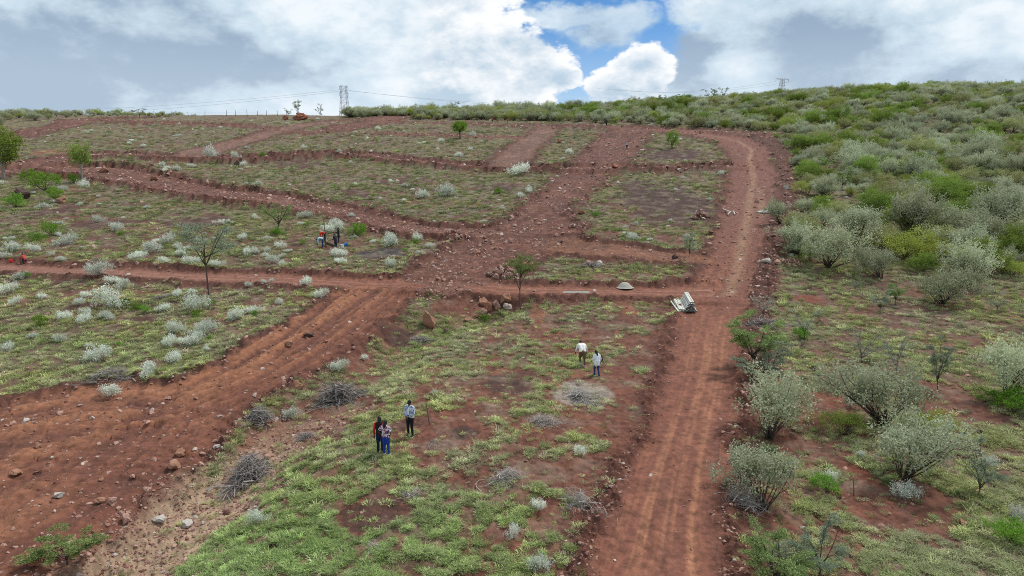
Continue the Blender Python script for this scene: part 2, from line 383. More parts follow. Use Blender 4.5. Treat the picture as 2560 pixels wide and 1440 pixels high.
def field(x, y, want_col=False):
    """height (and colour, grass cover, road id, rubble amount) at points"""
    shp = x.shape; x = x.ravel().astype(float); y = y.ravel().astype(float)
    N = len(x); z0 = base1(x, y)
    en = 0.55 * fbm(x / 1.6, y / 1.6, 3, 40) + 0.35 * fbm(x / 5., y / 5., 2, 41)
    D = np.full(N, 99.0); rid = np.full(N, -1); U = np.zeros(N); AL = np.zeros(N)
    sw = np.zeros(N); sz = np.zeros(N); wm = np.zeros(N); rough = np.zeros(N); berm = np.zeros(N)
    for k, nm in enumerate(RNAMES):
        R = ROADS[nm]; P = R['P']; mg = R['hw'].max() + 7
        m = (x > P[:, 0].min() - mg) & (x < P[:, 0].max() + mg) & (y > P[:, 1].min() - mg) & (y < P[:, 1].max() + mg)
        if not m.any(): continue
        q, lat, al, w = seg_eval(P, R['hw'], x[m], y[m])
        q = q + en[m] * np.clip(w * 0.5, 0.4, 1.3) * (1.0 + 1.3 * ss(60, 110, y[m])) * (1.3 if nm in ('climb', 'left', 'terrace', 'broad') else .85)
        idx = np.where(m)[0]
        if nm == 'berm':
            berm[idx] = np.maximum(berm[idx], ss(0.8, -0.8, q))
        zc = np.interp(al, np.arange(len(P)), R['zc'])
        wt = ss(0.55, -0.35, q) * R['lvl']
        sw[idx] += wt; sz[idx] += wt * zc; wm[idx] = np.maximum(wm[idx], wt)
        rr = R['rough'] * (np.where(y[m] < 56, np.where(q < -.35, .10, 1.0), 1.0) if nm == 'main' else (np.where(q < -.4, .3, 1.0) if nm in ('cross', 'diag', 'ramp') else 1.0))
        rough[idx] = np.maximum(rough[idx], ss(0.9, -0.2, q) * rr)
        b = q < D[idx]; ii = idx[b]
        D[ii] = q[b]; rid[ii] = k; U[ii] = lat[b]; AL[ii] = al[b]
    z = np.where(sw > 1e-6, z0 + (sz / np.maximum(sw, 1e-6) - z0) * wm, z0)
    dist = np.hypot(x, y)
    n1 = fbm(x / 0.75, y / 0.75, 4, 50, 0.55); n2 = fbm(x / 2.6, y / 2.6, 4, 60); n3 = fbm(x / 13., y / 13., 3, 70); n4 = fbm(x / .28, y / .28, 2, 80)
    inside = ss(0.15, -0.15, D)
    edge = np.exp(-((D - 0.35) / (0.55 + .40 * ss(60, 110, y))) ** 2)
    isb = np.isin(rid, [RNAMES.index(n) for n in ('rim', 'bench', 'bank')])
    z += edge * (0.10 + 0.20 * np.clip(n2 + 0.3, 0, 1)) + edge * (0.30 - .16 * ss(55, 85, y)) * np.clip(n1, -.3, 1) * (dist < 170)
    z += edge * ss(58, 90, y) * .32 * np.clip(n2 + .25, 0, 1)
    z += rough * (0.13 * n1 + 0.06 * n4 + 0.05 * np.abs(n2)) + rough * ss(58, 100, y) * .22 * np.abs(fbm(x / 1.4, y / 1.4, 3, 52)) + berm * (0.22 + 0.30 * n1 + 0.2 * n2)
    z += (1 - inside * .999) * (0.095 * n1 + 0.05 * n4 + 0.09 * n2)
    # wheel ruts and blade marks
    im = rid == RNAMES.index('main'); ic = rid == RNAMES.index('cross'); ib = rid == RNAMES.index('broad')
    wob = 0.05 * fbm(x / 9., y / 9., 2, 90)
    rut = np.zeros(N)
    for (u0, s_, wgt) in ((-0.42, .055, 1.0), (-0.10, .05, .6), (0.05, .06, .9), (0.34, .05, .7), (0.46, .04, .6)):
        rut += wgt * np.exp(-((U + wob - u0) / s_) ** 2)
    near = ss(62, 44, y) * np.clip(.75 + .9 * fbm(x / 7., y / 7., 2, 93), .1, 1.4)
    rut_m = np.where(im, rut * near * inside, 0)
    ur = U + wob
    rut_c = np.where(ic, (np.exp(-((ur - .35) / .10) ** 2) + np.exp(-((ur + .30) / .10) ** 2)) * inside, 0)
    stri = fbm(U * 3.6 + wob * 4, AL * 0.16, 4, 95, 0.65)
    stri_m = np.where(ib | im | ic, inside * stri, 0)
    z -= 0.085 * rut_m + 0.05 * rut_c; z += 0.34 * np.where(ib, stri_m, 0.16 * stri_m)
    if not want_col: return z.reshape(shp)
    # ---------------- colours (plain surface colour, no light in it)
    nA = fbm(x / 1.1, y / 1.1, 4, 110); nB = fbm(x / 6., y / 6., 3, 120)
    nS = fbm(x / .45, y / .45, 3, 125, .6)
    def mixc(c, t, col): return c + (np.asarray(col) - c) * t[:, None]
    soil = np.tile(SOILC['soil'], (N, 1)); soil = mixc(soil, np.clip(0.5 * nB + 0.3, 0, 1) * 0.6, SOILC['dark']); soil = mixc(soil, np.clip(nA, 0, 1) * 0.6, SOILC['orange'])
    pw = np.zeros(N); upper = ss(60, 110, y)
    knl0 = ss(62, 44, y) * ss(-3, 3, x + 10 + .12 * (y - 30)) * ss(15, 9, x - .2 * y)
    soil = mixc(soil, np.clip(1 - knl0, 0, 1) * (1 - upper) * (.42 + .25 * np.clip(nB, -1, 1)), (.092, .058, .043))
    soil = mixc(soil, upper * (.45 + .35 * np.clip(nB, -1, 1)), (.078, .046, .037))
    strawm = np.zeros(N)
    for (cx, cy, rx, ry, w, ck) in PATCH:
        m = (np.abs(x - cx) < rx * 1.9) & (np.abs(y - cy) < ry * 1.9)
        if not m.any(): continue
        q = np.hypot((x[m] - cx) / rx, (y[m] - cy) / ry) + 0.55 * n2[m] + .25 * nA[m]
        t = ss(1.15, 0.65, q) * w
        soil[m] = mixc(soil[m], t, SOILC[ck])
        if ck == 'straw': strawm[m] = np.maximum(strawm[m], t)
        else: pw[m] = np.maximum(pw[m], t)
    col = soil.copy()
    # grass cover
    right = ss(20, 60, x - 0.16 * y)
    G = 0.58 + (0.66 + .55 * upper) * n2 + 0.40 * n3 + 0.30 * n1
    knoll = ss(62, 40, y) * ss(-4, 4, x + 12) * ss(14, 8, x - .2 * y)
    G = G - 0.17 * knoll * (1) + 0.28 * ss(0, -16, x - .1 * y) * ss(75, 50, y)
    G = G + 0.20 * upper - 0.24 * right * ss(48, 32, y) + .22 * right * ss(38, 56, y)
    G = G - 1.1 * pw
    G = G - (1.6 - 1.0 * upper * ss(.15, .5, n2) * ss(-2.2, -.2, D)) * ss(0.55, -0.1, D) - 0.35 * ss(1.8, .4, D)
    G = np.clip(ss(0.22, 0.72, G), 0, 1)
    olive = np.tile(np.array((.165, .160, .085)), (N, 1)); olive = mixc(olive, np.clip(.5 + nB, 0, 1), (.19, .175, .12)); olive = mixc(olive, np.clip(n3 + .2, 0, 1) * .6, (.16, .19, .075))
    lit = np.clip(fbm(x / 1.9, y / 1.9, 3, 130) * 1.3 + .05, 0, 1) * (D > .6) * .55
    col = mixc(col, lit, (.215, .165, .125))
    gw = G * (.22 + .26 * upper)
    col = mixc(col, gw, np.zeros(3)) + olive * gw[:, None]
    # roads
    rc = np.zeros((N, 3))
    for k, nm in enumerate(RNAMES):
        m = rid == k
        if not m.any(): continue
        c = np.tile(SOILC[ROADS[nm]['style']], (m.sum(), 1))
        a = np.clip(.5 + .8 * nB[m], 0, 1)
        if nm == 'main':
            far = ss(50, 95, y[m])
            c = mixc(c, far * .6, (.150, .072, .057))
            c = mixc(c, np.clip(stri[m] * 1.6 + .1, 0, 1) * .8 * (1 - far), (.255, .112, .066))
            c = mixc(c, np.clip(rut_m[m], 0, 1) * .6, (.30, .135, .075)); c = mixc(c, np.clip(-1.6 * stri[m] + .1, 0, 1) * .55 * (1 - far), (.16, .072, .053))
        elif nm == 'cross':
            c = mixc(c, np.clip(rut_c[m], 0, 1) * .5, (.29, .15, .10)); c = mixc(c, np.clip(stri[m], 0, 1) * .6, (.30, .135, .075)); c = mixc(c, ss(-10, -40, x[m]) * .4, (.23, .125, .095))
        elif nm == 'broad':
            c = mixc(c, np.clip(.25 + 1.1 * stri[m] + .35 * U[m] * -1, 0, 1) * .75, (.30, .132, .068)); c = mixc(c, np.clip(-2.0 * stri[m], 0, 1) * .75, (.095, .042, .031))
        else:
            c = mixc(c, a * .55, SOILC['dark'] * 1.15); c = mixc(c, np.clip(n2[m] * 1.5, 0, 1) * .5, SOILC['dark'] * 1.4); c = mixc(c, np.clip(n3[m] * 1.1, 0, 1) * .4, (.22, .105, .075)); c = mixc(c, np.clip(nA[m] * 1.2, 0, 1) * .5, (.24, .115, .082))
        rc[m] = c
    # the gravelly bed of the gully lies over everything at its lower end
    q, _, _, _ = seg_eval(TAN, np.full(len(TAN), .42), x, y); q2, _, _, _ = seg_eval(TAN2, np.full(len(TAN2), .4), x, y)
    tn = np.maximum(ss(.55, -.35, q + .7 * nA * .5 + .35 * n2), .7 * ss(.5, -.3, q2 + .4 * nA))
    rc = mixc(rc, tn * (.35 + .5 * np.clip(.5 + n2, 0, 1)), SOILC['tan'] * np.array((1, 1.06, 1.1)))
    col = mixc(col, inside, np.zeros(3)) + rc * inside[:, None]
    col = mixc(col, np.clip(edge * .75, 0, 1) * (~isb) * (1 - .0 * D), SOILC['clod'] * (1.0 - .05 * upper)[:, None])
    col *= np.clip(1 + .42 * nS + .26 * nA + .20 * n4, .35, 1.8)[:, None]
    qg, _, _, _ = seg_eval(_g, GUL_W * .75, x, y)
    gb = ss(.9, -.5, qg + 1.0 * n2 + .5 * nA) * ss(38, 29, y) * (x < 0)
    col = mixc(col, gb * .85, np.array((.33, .225, .15)) * np.clip(1 + .5 * nS, .5, 1.5)[:, None]); G = G * (1 - gb)
    rub = np.clip(rough * np.clip(.35 + .8 * n2, 0, 1) + .9 * edge * np.clip(.6 + n2, 0, 1) * (rid >= 0), 0, 1.3)
    return dict(z=z.reshape(shp), col=col, G=G, D=D, rid=np.where(D < 0, rid, -1), near_rid=rid, rub=rub, straw=strawm, knoll=knoll, right=right, n2=n2, n3=n3, nB=nB)

def H(x, y):
    return field(np.atleast_1d(np.float64(x)), np.atleast_1d(np.float64(y)))

def at(px, py):
    """point on the ground seen at that spot of the photograph"""
    p = unproject([px], [py], base1)[0]
    return Vector((p[0], p[1], float(H(p[0], p[1])[0])))

def mesh_np(name, v, faces, smooth=False):
    v = np.asarray(v, np.float32); faces = np.asarray(faces, np.int32); k = faces.shape[1]
    me = bpy.data.meshes.new(name)
    me.vertices.add(len(v)); me.vertices.foreach_set('co', v.ravel())
    me.loops.add(faces.size); me.loops.foreach_set('vertex_index', faces.ravel())
    me.polygons.add(len(faces)); me.polygons.foreach_set('loop_start', np.arange(0, faces.size, k, dtype=np.int32))
    if smooth: me.polygons.foreach_set('use_smooth', np.ones(len(faces), bool))
    me.update(calc_edges=True)
    return me

def set_col(me, name, col):
    a = me.attributes.new(name, 'FLOAT_COLOR', 'POINT')
    c = np.ones((len(col), 4), np.float32); c[:, :3] = col
    a.data.foreach_set('color', c.ravel())

def ground_material():
    m = bpy.data.materials.new('earth'); m.use_nodes = True; t = NT(m.node_tree)
    b = t.n['Principled BSDF']
    at_ = t.new('ShaderNodeAttribute', attribute_name='earth')
    geo = t.new('ShaderNodeNewGeometry'); p = geo.outputs['Position']
    n1 = t.noise(p, 5.0, 6, .65); n2 = t.noise(p, 19.0, 4, .6)
    v = t.m('ADD', t.m('MULTIPLY', n1, .9), t.m('MULTIPLY', n2, .7))
    v = t.m('ADD', v, .22)
    c = t.mix(1.0, at_.outputs['Color'], t.comb(v, v, v), 'MULTIPLY')
    t.l.new(c, b.inputs['Base Color'])
    b.inputs['Roughness'].default_value = .93; b.inputs['Specular IOR Level'].default_value = .25
    bp = t.new('ShaderNodeBump'); bp.inputs['Strength'].default_value = .7; bp.inputs['Distance'].default_value = .07
    h = t.m('ADD', t.noise(p, 3.5, 6, .7), t.m('MULTIPLY', t.noise(p, 14.0, 4, .7), .5))
    t.l.new(h, bp.inputs['Height']); t.l.new(bp.outputs[0], b.inputs['Normal'])
    return m
M_EARTH = ground_material()

def build_ground():
    a_in = np.radians(np.linspace(-40.5, 40.5, 860))
    a_l = np.radians(np.linspace(-180, -40.5, 60)[:-1]); a_r = np.radians(np.linspace(40.5, 180, 60)[1:-1])
    th = np.concatenate([a_l, a_in, a_r]); nth = len(th)
    ys = np.linspace(1500, 292, 760)
    pr = unproject(np.full(len(ys), 1280.0), ys, base0)
    r_v = np.hypot(pr[:, 0], pr[:, 1]); r_v = np.unique(np.round(r_v[np.isfinite(r_v)], 4))
    r_v = r_v[r_v < 262]
    st = np.diff(r_v); r2 = [r_v[0]]
    for r in r_v[1:]:
        if r - r2[-1] > 0.03: r2.append(r)
    r_v = np.array(r2)
    r = np.concatenate([np.linspace(0.5, r_v[0], 26)[:-1], r_v, np.linspace(r_v[-1], 380, 60)[1:], np.geomspace(380, 5200, 36)[1:]])
    nr = len(r)
    TH, RR = np.meshgrid(th, r)
    X = np.sin(TH) * RR; Y = np.cos(TH) * RR
    F = field(X, Y, True)
    V = np.stack([X.ravel(), Y.ravel(), F['z'].ravel()], 1)
    i = np.arange(nr - 1)[:, None] * nth; j = np.arange(nth)[None, :]; jn = (j + 1) % nth
    q = np.stack([i + j, i + jn, i + nth + jn, i + nth + j], -1).reshape(-1, 4)
    rid = F['rid']
    fr = rid[q]; f0 = fr[:, 0]
    cls = np.where((fr == f0[:, None]).sum(1) >= 3, f0, np.where((fr[:, 1] == fr[:, 2]) & (fr[:, 2] == fr[:, 3]), fr[:, 1], -1))
    groups = {-1: ('ground', None)}
    lab = {'main': 'straight red dirt track with wheel ruts', 'cross': 'level red track crossing the slope', 'broad': 'broad scraped red track in the lower left', 'climb': 'wide stony track climbing the hill',
           'spur': 'orange cut linking the two climbing tracks', 'left': 'stony track across the left hillside', 'terrace': 'narrow rubble terrace across the upper hill', 'diag': 'smooth brown track climbing at upper left',
           'ramp': 'smooth brown ramp below the ridge', 'crest': 'rubble track by the left skyline', 'upper': 'short stony track near the ridge'}
    for k, nm in enumerate(RNAMES):
        groups[k] = ('dirt_track' if nm in lab else 'earth_bank', lab.get(nm))
    for k, (nm, lb) in groups.items():
        f = q[cls == k]
        if not len(f): continue
        u, inv = np.unique(f.ravel(), return_inverse=True)
        me = mesh_np(nm, V[u], inv.reshape(-1, 4), True)
        set_col(me, 'earth', F['col'][u])
        o = part(nm, me, None, M_EARTH); tag(o, kind='structure')
        if lb: o['label'] = lb
    return
build_ground()
# ------------------------------------------------------------------ materials
def mat_simple(name, col, rough=.8, spec=.3, var=.0, scale=8.0, metal=0.0, bump=0.0):
    m = bpy.data.materials.new(name); m.use_nodes = True; t = NT(m.node_tree); b = t.n['Principled BSDF']
    b.inputs['Roughness'].default_value = rough; b.inputs['Specular IOR Level'].default_value = spec; b.inputs['Metallic'].default_value = metal
    if var > 0 or bump > 0:
        tc = t.new('ShaderNodeTexCoord'); n = t.noise(tc.outputs['Object'], scale, 5, .62)
        v = t.m('ADD', 1.0 - var, t.m('MULTIPLY', n, 2 * var))
        t.l.new(t.mix(1.0, (*col, 1), t.comb(v, v, v), 'MULTIPLY'), b.inputs['Base Color'])
        if bump > 0:
            bp = t.new('ShaderNodeBump'); bp.inputs['Strength'].default_value = bump; bp.inputs['Distance'].default_value = .03
            t.l.new(n, bp.inputs['Height']); t.l.new(bp.outputs[0], b.inputs['Normal'])
    else:
        b.inputs['Base Color'].default_value = (*col, 1)
    return m

def mat_leaf(name, c1, c2, trans=.3, instcol=False):
    """leaf colour varies from leaf cluster to leaf cluster (attribute lv) and from plant to plant"""
    m = bpy.data.materials.new(name); m.use_nodes = True; t = NT(m.node_tree); t.n.remove(t.n['Principled BSDF'])
    out = t.n['Material Output']
    a = t.new('ShaderNodeAttribute', attribute_name='lv')
    oi = t.new('ShaderNodeObjectInfo')
    f = t.m('ADD', t.m('MULTIPLY', a.outputs['Fac'], .75), t.m('MULTIPLY', oi.outputs['Random'], .35), clamp=True)
    c = t.mix(f, (*c1, 1), (*c2, 1))
    if instcol:
        ia = t.new('ShaderNodeAttribute', attribute_name='tint', attribute_type='INSTANCER')
        c = t.mix(1.0, c, ia.outputs['Color'], 'MULTIPLY')
    else:
        hs = t.new('ShaderNodeHueSaturation'); t.l.new(c, hs.inputs['Color'])
        t.l.new(t.m('ADD', .485, t.m('MULTIPLY', oi.outputs['Random'], .03)), hs.inputs['Hue'])
        t.l.new(t.m('ADD', .82, t.m('MULTIPLY', t.m('FRACT', t.m('MULTIPLY', oi.outputs['Random'], 7.31)), .36)), hs.inputs['Value'])
        c = hs.outputs[0]
    d = t.new('ShaderNodeBsdfDiffuse'); tr = t.new('ShaderNodeBsdfTranslucent')
    t.l.new(c, d.inputs[0]); t.l.new(c, tr.inputs[0])
    mx = t.new('ShaderNodeMixShader'); mx.inputs[0].default_value = trans
    t.l.new(d.outputs[0], mx.inputs[1]); t.l.new(tr.outputs[0], mx.inputs[2]); t.l.new(mx.outputs[0], out.inputs[0])
    return m

M_SILVER = mat_leaf('silver_leaf', (.22, .25, .135), (.57, .60, .42))
M_WHITE = mat_leaf('pale_sage_leaf', (.40, .44, .345), (.90, .92, .82), .2)
M_OLIVE = mat_leaf('olive_leaf', (.20, .22, .085), (.46, .47, .23))
M_GREEN = mat_leaf('green_leaf', (.10, .16, .026), (.31, .40, .09))
M_BRIGHT = mat_leaf('bright_leaf', (.09, .19, .02), (.24, .40, .06))
M_ACACIA = mat_leaf('acacia_leaf', (.14, .20, .06), (.36, .45, .18))
M_ACACIAG = mat_leaf('grey_acacia_leaf', (.18, .22, .14), (.40, .45, .32))
M_YELLOW = mat_leaf('lime_leaf', (.19, .24, .04), (.42, .47, .12))
M_BARK = mat_simple('bark', (.095, .075, .060), .95, .1, .35, 9)
M_PALEBARK = mat_simple('pale_bark', (.26, .235, .205), .95, .1, .3, 9)
M_TWIG = mat_simple('dry_twig', (.25, .22, .205), .95, .1, .4, 3)
M_STRAW = mat_simple('straw', (.36, .31, .25), .95, .1, .3, 4)
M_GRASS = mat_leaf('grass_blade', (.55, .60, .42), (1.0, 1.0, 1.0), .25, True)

# ------------------------------------------------------------------ mesh kit
def tube(pts, rad, sides=5, cap=True):
    pts = np.asarray(pts, float); n = len(pts); rad = np.broadcast_to(np.asarray(rad, float), (n,))
    tg = np.gradient(pts, axis=0); tg /= np.maximum(np.linalg.norm(tg, axis=1)[:, None], 1e-9)
    ref = np.where(np.abs(tg[:, 2:3]) > .9, np.array([[1., 0, 0]]), np.array([[0, 0, 1.]]))
    a = np.cross(tg, ref); a /= np.linalg.norm(a, axis=1)[:, None]; b = np.cross(tg, a)
    an = np.arange(sides) * 2 * math.pi / sides
    V = (pts[:, None] + rad[:, None, None] * (np.cos(an)[None, :, None] * a[:, None] + np.sin(an)[None, :, None] * b[:, None])).reshape(-1, 3)
    i = np.arange(n - 1)[:, None] * sides; j = np.arange(sides)[None]; jn = (j + 1) % sides
    F = np.stack([i + j, i + jn, i + sides + jn, i + sides + j], -1).reshape(-1, 4)
    if cap:
        V = np.concatenate([V, pts[:1], pts[-1:]]); c0 = len(V) - 2; e = (n - 1) * sides
        jj = np.arange(sides); jn = (jj + 1) % sides
        F = np.concatenate([F, np.stack([np.full(sides, c0), jn, jj, np.full(sides, c0)], -1), np.stack([np.full(sides, c0 + 1), e + jj, e + jn, np.full(sides, c0 + 1)], -1)])
    return V, F

class Geo:
    """collects vertices and polygons, links them as one mesh"""
    def __init__(s): s.v = []; s.f = []; s.m = []; s.n = 0
    def add(s, V, F, mi=0):
        V = np.asarray(V, float)
        for f in (F if isinstance(F, list) else np.asarray(F).tolist()):
            g = []
            for k in f:
                if k not in g: g.append(k)
            s.f.append([k + s.n for k in g]); s.m.append(mi)
        s.v.append(V); s.n += len(V); return s
    def tube(s, pts, rad, sides=5, mi=0): return s.add(*tube(pts, rad, sides), mi)
    def box(s, c, d, R=None, mi=0):
        d = np.asarray(d, float) / 2
        V = np.array([(x, y, z) for x in (-1, 1) for y in (-1, 1) for z in (-1, 1)]) * d
        if R is not None: V = V @ np.array(R).T
        return s.add(V + np.asarray(c), [(0, 1, 3, 2), (4, 6, 7, 5), (0, 4, 5, 1), (2, 3, 7, 6), (0, 2, 6, 4), (1, 5, 7, 3)], mi)
    def mesh(s, name, mats=(), smooth=False):
        me = bpy.data.meshes.new(name)
        me.from_pydata(np.concatenate(s.v).tolist(), [], s.f)
        for m in mats: me.materials.append(m)
        if len(mats) > 1: me.polygons.foreach_set('material_index', np.array(s.m, np.int32))
        if smooth: me.polygons.foreach_set('use_smooth', np.ones(len(s.f), bool))
        me.update(); return me

def leaf_arr(C, L, W, rng, up=.35, out=None, outw=.5):
    n = len(C)
    a = rng.normal(size=(n, 3)); a /= np.linalg.norm(a, axis=1)[:, None]
    a[:, 2] += up
    if out is not None: a += out * outw
    a /= np.linalg.norm(a, axis=1)[:, None]
    b = np.cross(a, rng.normal(size=(n, 3))); b /= np.linalg.norm(b, axis=1)[:, None]
    l = (L * rng.uniform(.7, 1.3, n))[:, None]; w = (W * rng.uniform(.7, 1.3, n))[:, None] * .5
    V = np.stack([C, C + a * l * .5 + b * w, C + a * l, C + a * l * .5 - b * w], 1).reshape(-1, 3)
    return V

def foliage_mesh(name, V, lv, mat):
    n = len(V) // 4
    me = mesh_np(name, V, np.arange(n * 4).reshape(-1, 4))
    a = me.attributes.new('lv', 'FLOAT', 'POINT'); a.data.foreach_set('value', np.repeat(lv, 4).astype(np.float32))
    me.materials.append(mat); return me

def curve(p0, p1, rng, sag=0.0, k=5, wob=.05):
    t = np.linspace(0, 1, k)[:, None]; p0 = np.asarray(p0, float); p1 = np.asarray(p1, float)
    mid = 0.5 * (p0 + p1) + np.array([0, 0, sag]) + rng.normal(size=3) * wob * np.linalg.norm(p1 - p0)
    return (1 - t) ** 2 * p0 + 2 * t * (1 - t) * mid + t ** 2 * p1

def bush_kind(seed, mat, bark, tips=80, per=26, R=(.62, .62, .40), zc=.58, cl=.11, L=.05, W=.024, lo=-.55, spire=.0, stems=14, up=.5, trunk=0.0, shell=.55, irr=.45, lobes=1):
    """a bush of height about 1: stems from the ground, leaf clusters at the stem ends"""
    rng = np.random.default_rng(seed)
    d = rng.normal(size=(tips, 3)); d /= np.linalg.norm(d, axis=1)[:, None]
    d = d[d[:, 2] > lo]; n = len(d)
    bump = 1 + irr * np.array([mnoise.noise(Vector(v * 1.7) + Vector((seed * 3.1, 0, 0))) for v in d])
    rr = (shell + (1 - shell) * rng.random(n) ** .5) * bump
    T = d * rr[:, None] * np.array(R) + np.array([0, 0, zc])
    if lobes > 1:                              # several crowns grown together, each of its own size and height
        an = rng.uniform(0, 6.283, lobes); lr = rng.uniform(.25, .62, lobes); ls = rng.uniform(.38, .72, lobes); lz = rng.uniform(-.22, .16, lobes); lz[0] = .16; ls[0] = .66
        wch = rng.choice(lobes, n, p=ls ** 2 / (ls ** 2).sum())
        T = (T - np.array([0, 0, zc])) * ls[wch][:, None] + np.stack([np.cos(an) * lr * R[0], np.sin(an) * lr * R[1], zc + lz], 1)[wch]
    T[:, 2] = np.maximum(T[:, 2], .05)
    V = []; LV = []
    for i in range(n):
        k = int(per * rng.uniform(.6, 1.35))
        c = rng.normal(size=(k, 3)) * cl * .55 * np.array([1, 1, 1 + spire]); 
        cc = T[i] + c
        cc[:, 2] = np.maximum(cc[:, 2], .02)
        V.append(leaf_arr(cc, L, W, rng, up, np.tile(d[i], (k, 1))))
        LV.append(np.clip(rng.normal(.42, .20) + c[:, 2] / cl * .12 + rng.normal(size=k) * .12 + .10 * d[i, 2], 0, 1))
    fol = foliage_mesh('foliage', np.concatenate(V), np.concatenate(LV), mat)
    g = Geo()
    if trunk > 0:
        b0 = np.array([0, 0, trunk]); g.tube(curve((0, 0, -.05), b0, rng, 0, 5, .04), np.linspace(.045, .032, 5), 6)
    else: b0 = np.array([0, 0, -.03])
    for i in rng.permutation(n)[:stems]:
        st = b0 + np.array([*(rng.normal(size=2) * .03), 0])
        g.tube(curve(st, T[i], rng, .06, 5, .08), np.linspace(.012, .004, 5), 4)
    return fol, g.mesh('stems', [bark], True)

def acacia_kind(seed, mat, bark, trunk_h=.45, sprays=26, flat=.10, spread=.62, top=.95, leaves=90, L=.028, W=.012, lean=.05, rad=.022, low=.35, limbs=6):
    """thorn tree: bare trunk, rising limbs, leaves in flat feathery sprays along the twigs"""
    rng = np.random.default_rng(seed); g = Geo(); V = []; LV = []
    tp = np.array([rng.normal() * lean, rng.normal() * lean, trunk_h])
    k0 = curve((0, 0, -.04), tp, rng, 0, 7, .05); g.tube(k0, np.linspace(rad, rad * .7, 7), 6)
    ends = []
    for i in range(limbs):
        a = i * 2 * math.pi / limbs + rng.uniform(-.5, .5); r = spread * rng.uniform(.35, .8); z = trunk_h + (top - trunk_h) * rng.uniform(low, 1.0)
        e = np.array([math.cos(a) * r, math.sin(a) * r, z]); c = curve(k0[rng.integers(4, 7)], e, rng, .05, 6, .10)
        g.tube(c, np.linspace(rad * .6, rad * .2, 6), 5); ends.append(c)
    for i in range(sprays):
        c = ends[rng.integers(len(ends))]; s = c[rng.integers(2, 6)]
        a = math.atan2(s[1], s[0]) + rng.normal() * .9; l = spread * rng.uniform(.25, .55)
        e = s + np.array([math.cos(a) * l, math.sin(a) * l, rng.uniform(-.02, .10) + flat * rng.normal() * .4])
        cv = curve(s, e, rng, .03, 6, .08); g.tube(cv, np.linspace(rad * .22, rad * .08, 6), 3)
        t = rng.uniform(.15, 1.05, leaves); ii = np.clip(t * 5, 0, 4.999); i0 = ii.astype(int); f = np.minimum(ii - i0, 1)[:, None]
        p = cv[i0] * (1 - f) + cv[np.minimum(i0 + 1, 5)] * f
        p = p + rng.normal(size=(leaves, 3)) * np.array([.035, .035, .014])
        V.append(leaf_arr(p, L, W, rng, .1)); LV.append(np.clip(rng.normal(.5, .15) + rng.normal(size=leaves) * .18, 0, 1))
    return foliage_mesh('foliage', np.concatenate(V), np.concatenate(LV), mat), g.mesh('trunk', [bark], True)

K = {}
K['silver'] = [bush_kind(s, M_SILVER, M_BARK, tips=175, per=52, R=(.78, .78, .54), zc=.56, cl=.095, L=.044, W=.026, spire=.5, irr=1.2, shell=.30, lobes=5 + s % 3, stems=26) for s in range(7)]
K['white'] = [bush_kind(20 + s, M_WHITE, M_PALEBARK, tips=80, per=34, R=(.78, .78, .48), zc=.46, cl=.13, L=.085, W=.042, spire=1.0, irr=1.0, lobes=3 + s % 3, up=.9, shell=.4) for s in range(5)]
K['low'] = [bush_kind(30 + s, M_WHITE, M_PALEBARK, tips=84, per=28, R=(1.2, .85, .38), zc=.40, cl=.16, L=.11, W=.052, spire=.8, irr=1.0, lobes=4 + s % 3, up=.9, shell=.4) for s in range(4)]
K['olive'] = [bush_kind(40 + s, M_OLIVE, M_BARK, tips=200, per=40, R=(.72, .72, .50), zc=.56, cl=.105, L=.044, W=.024, irr=.9, lobes=5 + s % 2) for s in range(5)]
K['green'] = [bush_kind(50 + s, M_GREEN, M_BARK, tips=200, per=40, R=(.72, .72, .52), zc=.55, cl=.105, L=.044, W=.027, irr=.9, lobes=5 + s % 2) for s in range(5)]
K['bright'] = [bush_kind(60 + s, M_BRIGHT, M_BARK, tips=80, per=26, R=(.80, .70, .44), zc=.42, cl=.13, L=.08, W=.04, irr=.9, up=.7, lobes=4) for s in range(4)]
K['lime'] = [bush_kind(65 + s, M_YELLOW, M_BARK, tips=180, per=36, R=(.72, .70, .48), zc=.55, cl=.11, L=.044, W=.024, irr=.9, lobes=5) for s in range(3)]
K['acacia'] = [acacia_kind(70 + s, M_ACACIA, M_BARK, trunk_h=.30, sprays=46, top=1.0, spread=.62, low=.2, limbs=9, leaves=190, L=.036, W=.017) for s in range(4)]
K['greyacacia'] = [acacia_kind(76 + s, M_ACACIAG, M_BARK, trunk_h=.22, sprays=40, top=1.0, spread=.55, low=.1, limbs=8, leaves=130, L=.034, W=.016) for s in range(4)]
K['twiggy'] = [acacia_kind(84 + s, M_ACACIAG, M_TWIG, trunk_h=.18, sprays=44, top=1.0, spread=.50, low=.1, limbs=9, leaves=22, rad=.02) for s in range(3)]

CAT = dict(silver='bush', white='shrub', low='shrub', olive='bush', green='bush', bright='shrub', lime='bush', acacia='tree', greyacacia='tree', twiggy='bush')
NAME = dict(silver='silver_bush', white='sage_shrub', low='sage_shrub', olive='olive_bush', green='green_bush', bright='green_shrub', lime='lime_bush', acacia='acacia_tree', greyacacia='acacia_tree', twiggy='thorn_bush')
prng = np.random.default_rng(4242)

def plant(kind, loc, h, label, group=None, w=1.0, rz=None, name=None, cat=None, var=None, tilt=0.0):
    fol, st = K[kind][prng.integers(len(K[kind])) if var is None else var % len(K[kind])]
    r = thing(name or NAME[kind], label, cat or CAT[kind], loc, prng.uniform(0, 6.28) if rz is None else rz, group, (h * w, h * w, h))
    if CAT[kind] != 'tree' and not tilt: tilt = .09
    if tilt: r.rotation_euler = (tilt * prng.normal(), tilt * prng.normal(), r.rotation_euler[2])
    part('foliage', fol, r); part('trunk' if CAT[kind] == 'tree' else 'stems', st, r)
    return r

